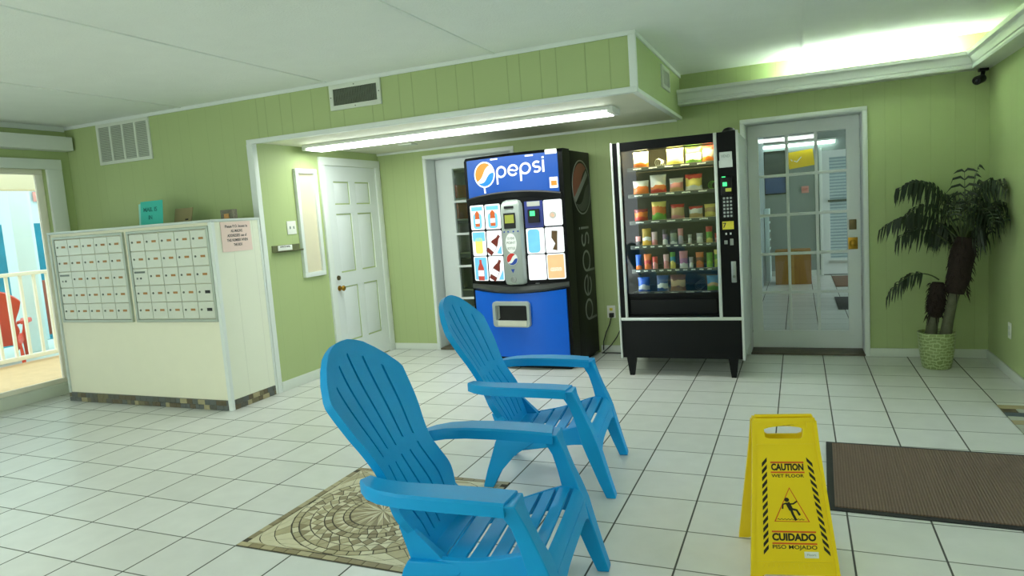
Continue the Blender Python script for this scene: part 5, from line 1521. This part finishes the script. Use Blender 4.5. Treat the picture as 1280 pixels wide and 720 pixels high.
# stacked cartons seen through the left glass door
t = thing('storage_shelf', 'tall dim shelf unit behind the left glass door', 'shelf', (-3.72, 4.6, 0))
sb = MB()
for z in (0.04, 0.5, 0.95, 1.35, 1.60, 1.95): sb.box(-0.5, 0.75, 0, 0.4, z-0.02, z, 0.002, 1)
for x in (-0.5, 0.75): sb.box(x-0.02, x+0.02, 0, 0.4, 0, 2.0, 0.002, 1)
sb.build('shelf_frame', 'steel', t)
for x, z, w, h, m_, lb in ((-0.15, 1.601, 0.6, 0.16, 'orange', 'orange carton on the shelf behind the left glass door'), (-0.15, 1.351, 0.6, 0.19, 'orange', 'orange carton one shelf lower behind the left glass door'), (-0.15, 0.951, 0.6, 0.34, 'whitebox', 'pale carton at mid height behind the left glass door'), (-0.15, 0.501, 0.6, 0.36, 'picture', 'dark carton near the bottom of the shelf behind the left glass door')):
    bx = MB().box(-w/2, w/2, 0, 0.32, 0, h, 0.004); bx.box(-0.02, 0.02, -0.002, 0.01, 0, h+0.001)
    o = bx.build('carton', m_); o.location = (-3.72+x+0.25, 4.62, z); tag(o, lb, 'carton', 'cartons behind the left glass door')

# ------------------------------------------------------------------ porch and pool beyond the sliding door
struct('floor_porch', MB().box(-8.3, XL-0.14, -3.5, 6.0, -0.14, -0.02), 'deck')
struct('floor_pool_deck', MB().box(-10.4, -8.3, -3.5, 13.0, -0.30, -0.08), 'pooldeck')
struct('wall_pool', MB().box(-14.1, -14.0, -3, 14, -0.4, 1.86), 'muralblue')
struct('wall_pool_upper', MB().box(-14.15, -14.02, -3, 14, 1.86, 4.2), 'poolwhite')
tag(MB().box(-13.99, -10.41, -2.9, 13.0, -0.45, -0.32).build('pool', 'water'), 'blue swimming pool water beyond the railing', 'pool')
struct('trim_16', MB().box(-7.2, -7.0, -3, 6, 1.975, 2.7, 0.01), 'fascia')
cl = tag(MB().box(-9.62, -9.38, 3.19, 3.44, -0.08, 3.2, 0.01).build('porch_column', 'poolwhite'), 'thick white square column on the pool deck behind the red chair', 'column')
tag(MB().box(-12.1, -11.95, 4.93, 5.10, -0.28, 3.2, 0.01).build('slim_post', 'poolwhite'), 'slim white post farther off beyond the thick column', 'post')
rl = thing('railing', 'cream railing with square balusters along the porch edge', 'railing', (-8.2, 0, -0.02))
MB().box(-0.035, 0.035, -3, 5.5, 1.06, 1.105, 0.006).build('top_rail', 'railw', rl)
MB().box(-0.03, 0.03, -3, 5.5, 0.05, 0.10, 0.006).build('bottom_rail', 'railw', rl)
bp = None; y = -2.9
while y < 5.4:
    if bp is None: bp = MB().box(-0.016, 0.016, -0.016, 0.016, 0.09, 1.065, 0.003, 1).build('baluster', 'railw', rl); q = bp
    else: q = dup_child(bp, rl)
    q.location = (0, y, 0); y += 0.158
for y in (-2.96, 1.2, 5.46): MB().box(-0.04, 0.04, y-0.04, y+0.04, 0, 1.07, 0.004).build('post', 'railw', rl)
for z_, y_, lb in ((1.6, 4.72, 'blue and white'), ):
    pass
tag(MB().box(-12.6, -12.5, 5.25, 5.95, -0.27, 0.75, 0.01).build('board', 'brown'), 'red brown board beyond the railing beside the mailbox cabinet edge', 'board')
t = thing('pool_sign', 'small notice on the pool hall wall beyond the column', 'sign', (-13.98, 6.6, 2.3), PI/2)
MB().box(-0.16, 0.16, -0.02, 0, 0.24, 0.5, 0.003).build('upper_sheet', 'logoblue', t)
MB().box(-0.16, 0.16, -0.02, 0, 0.0, 0.2, 0.003).build('lower_sheet', 'exitpink', t)
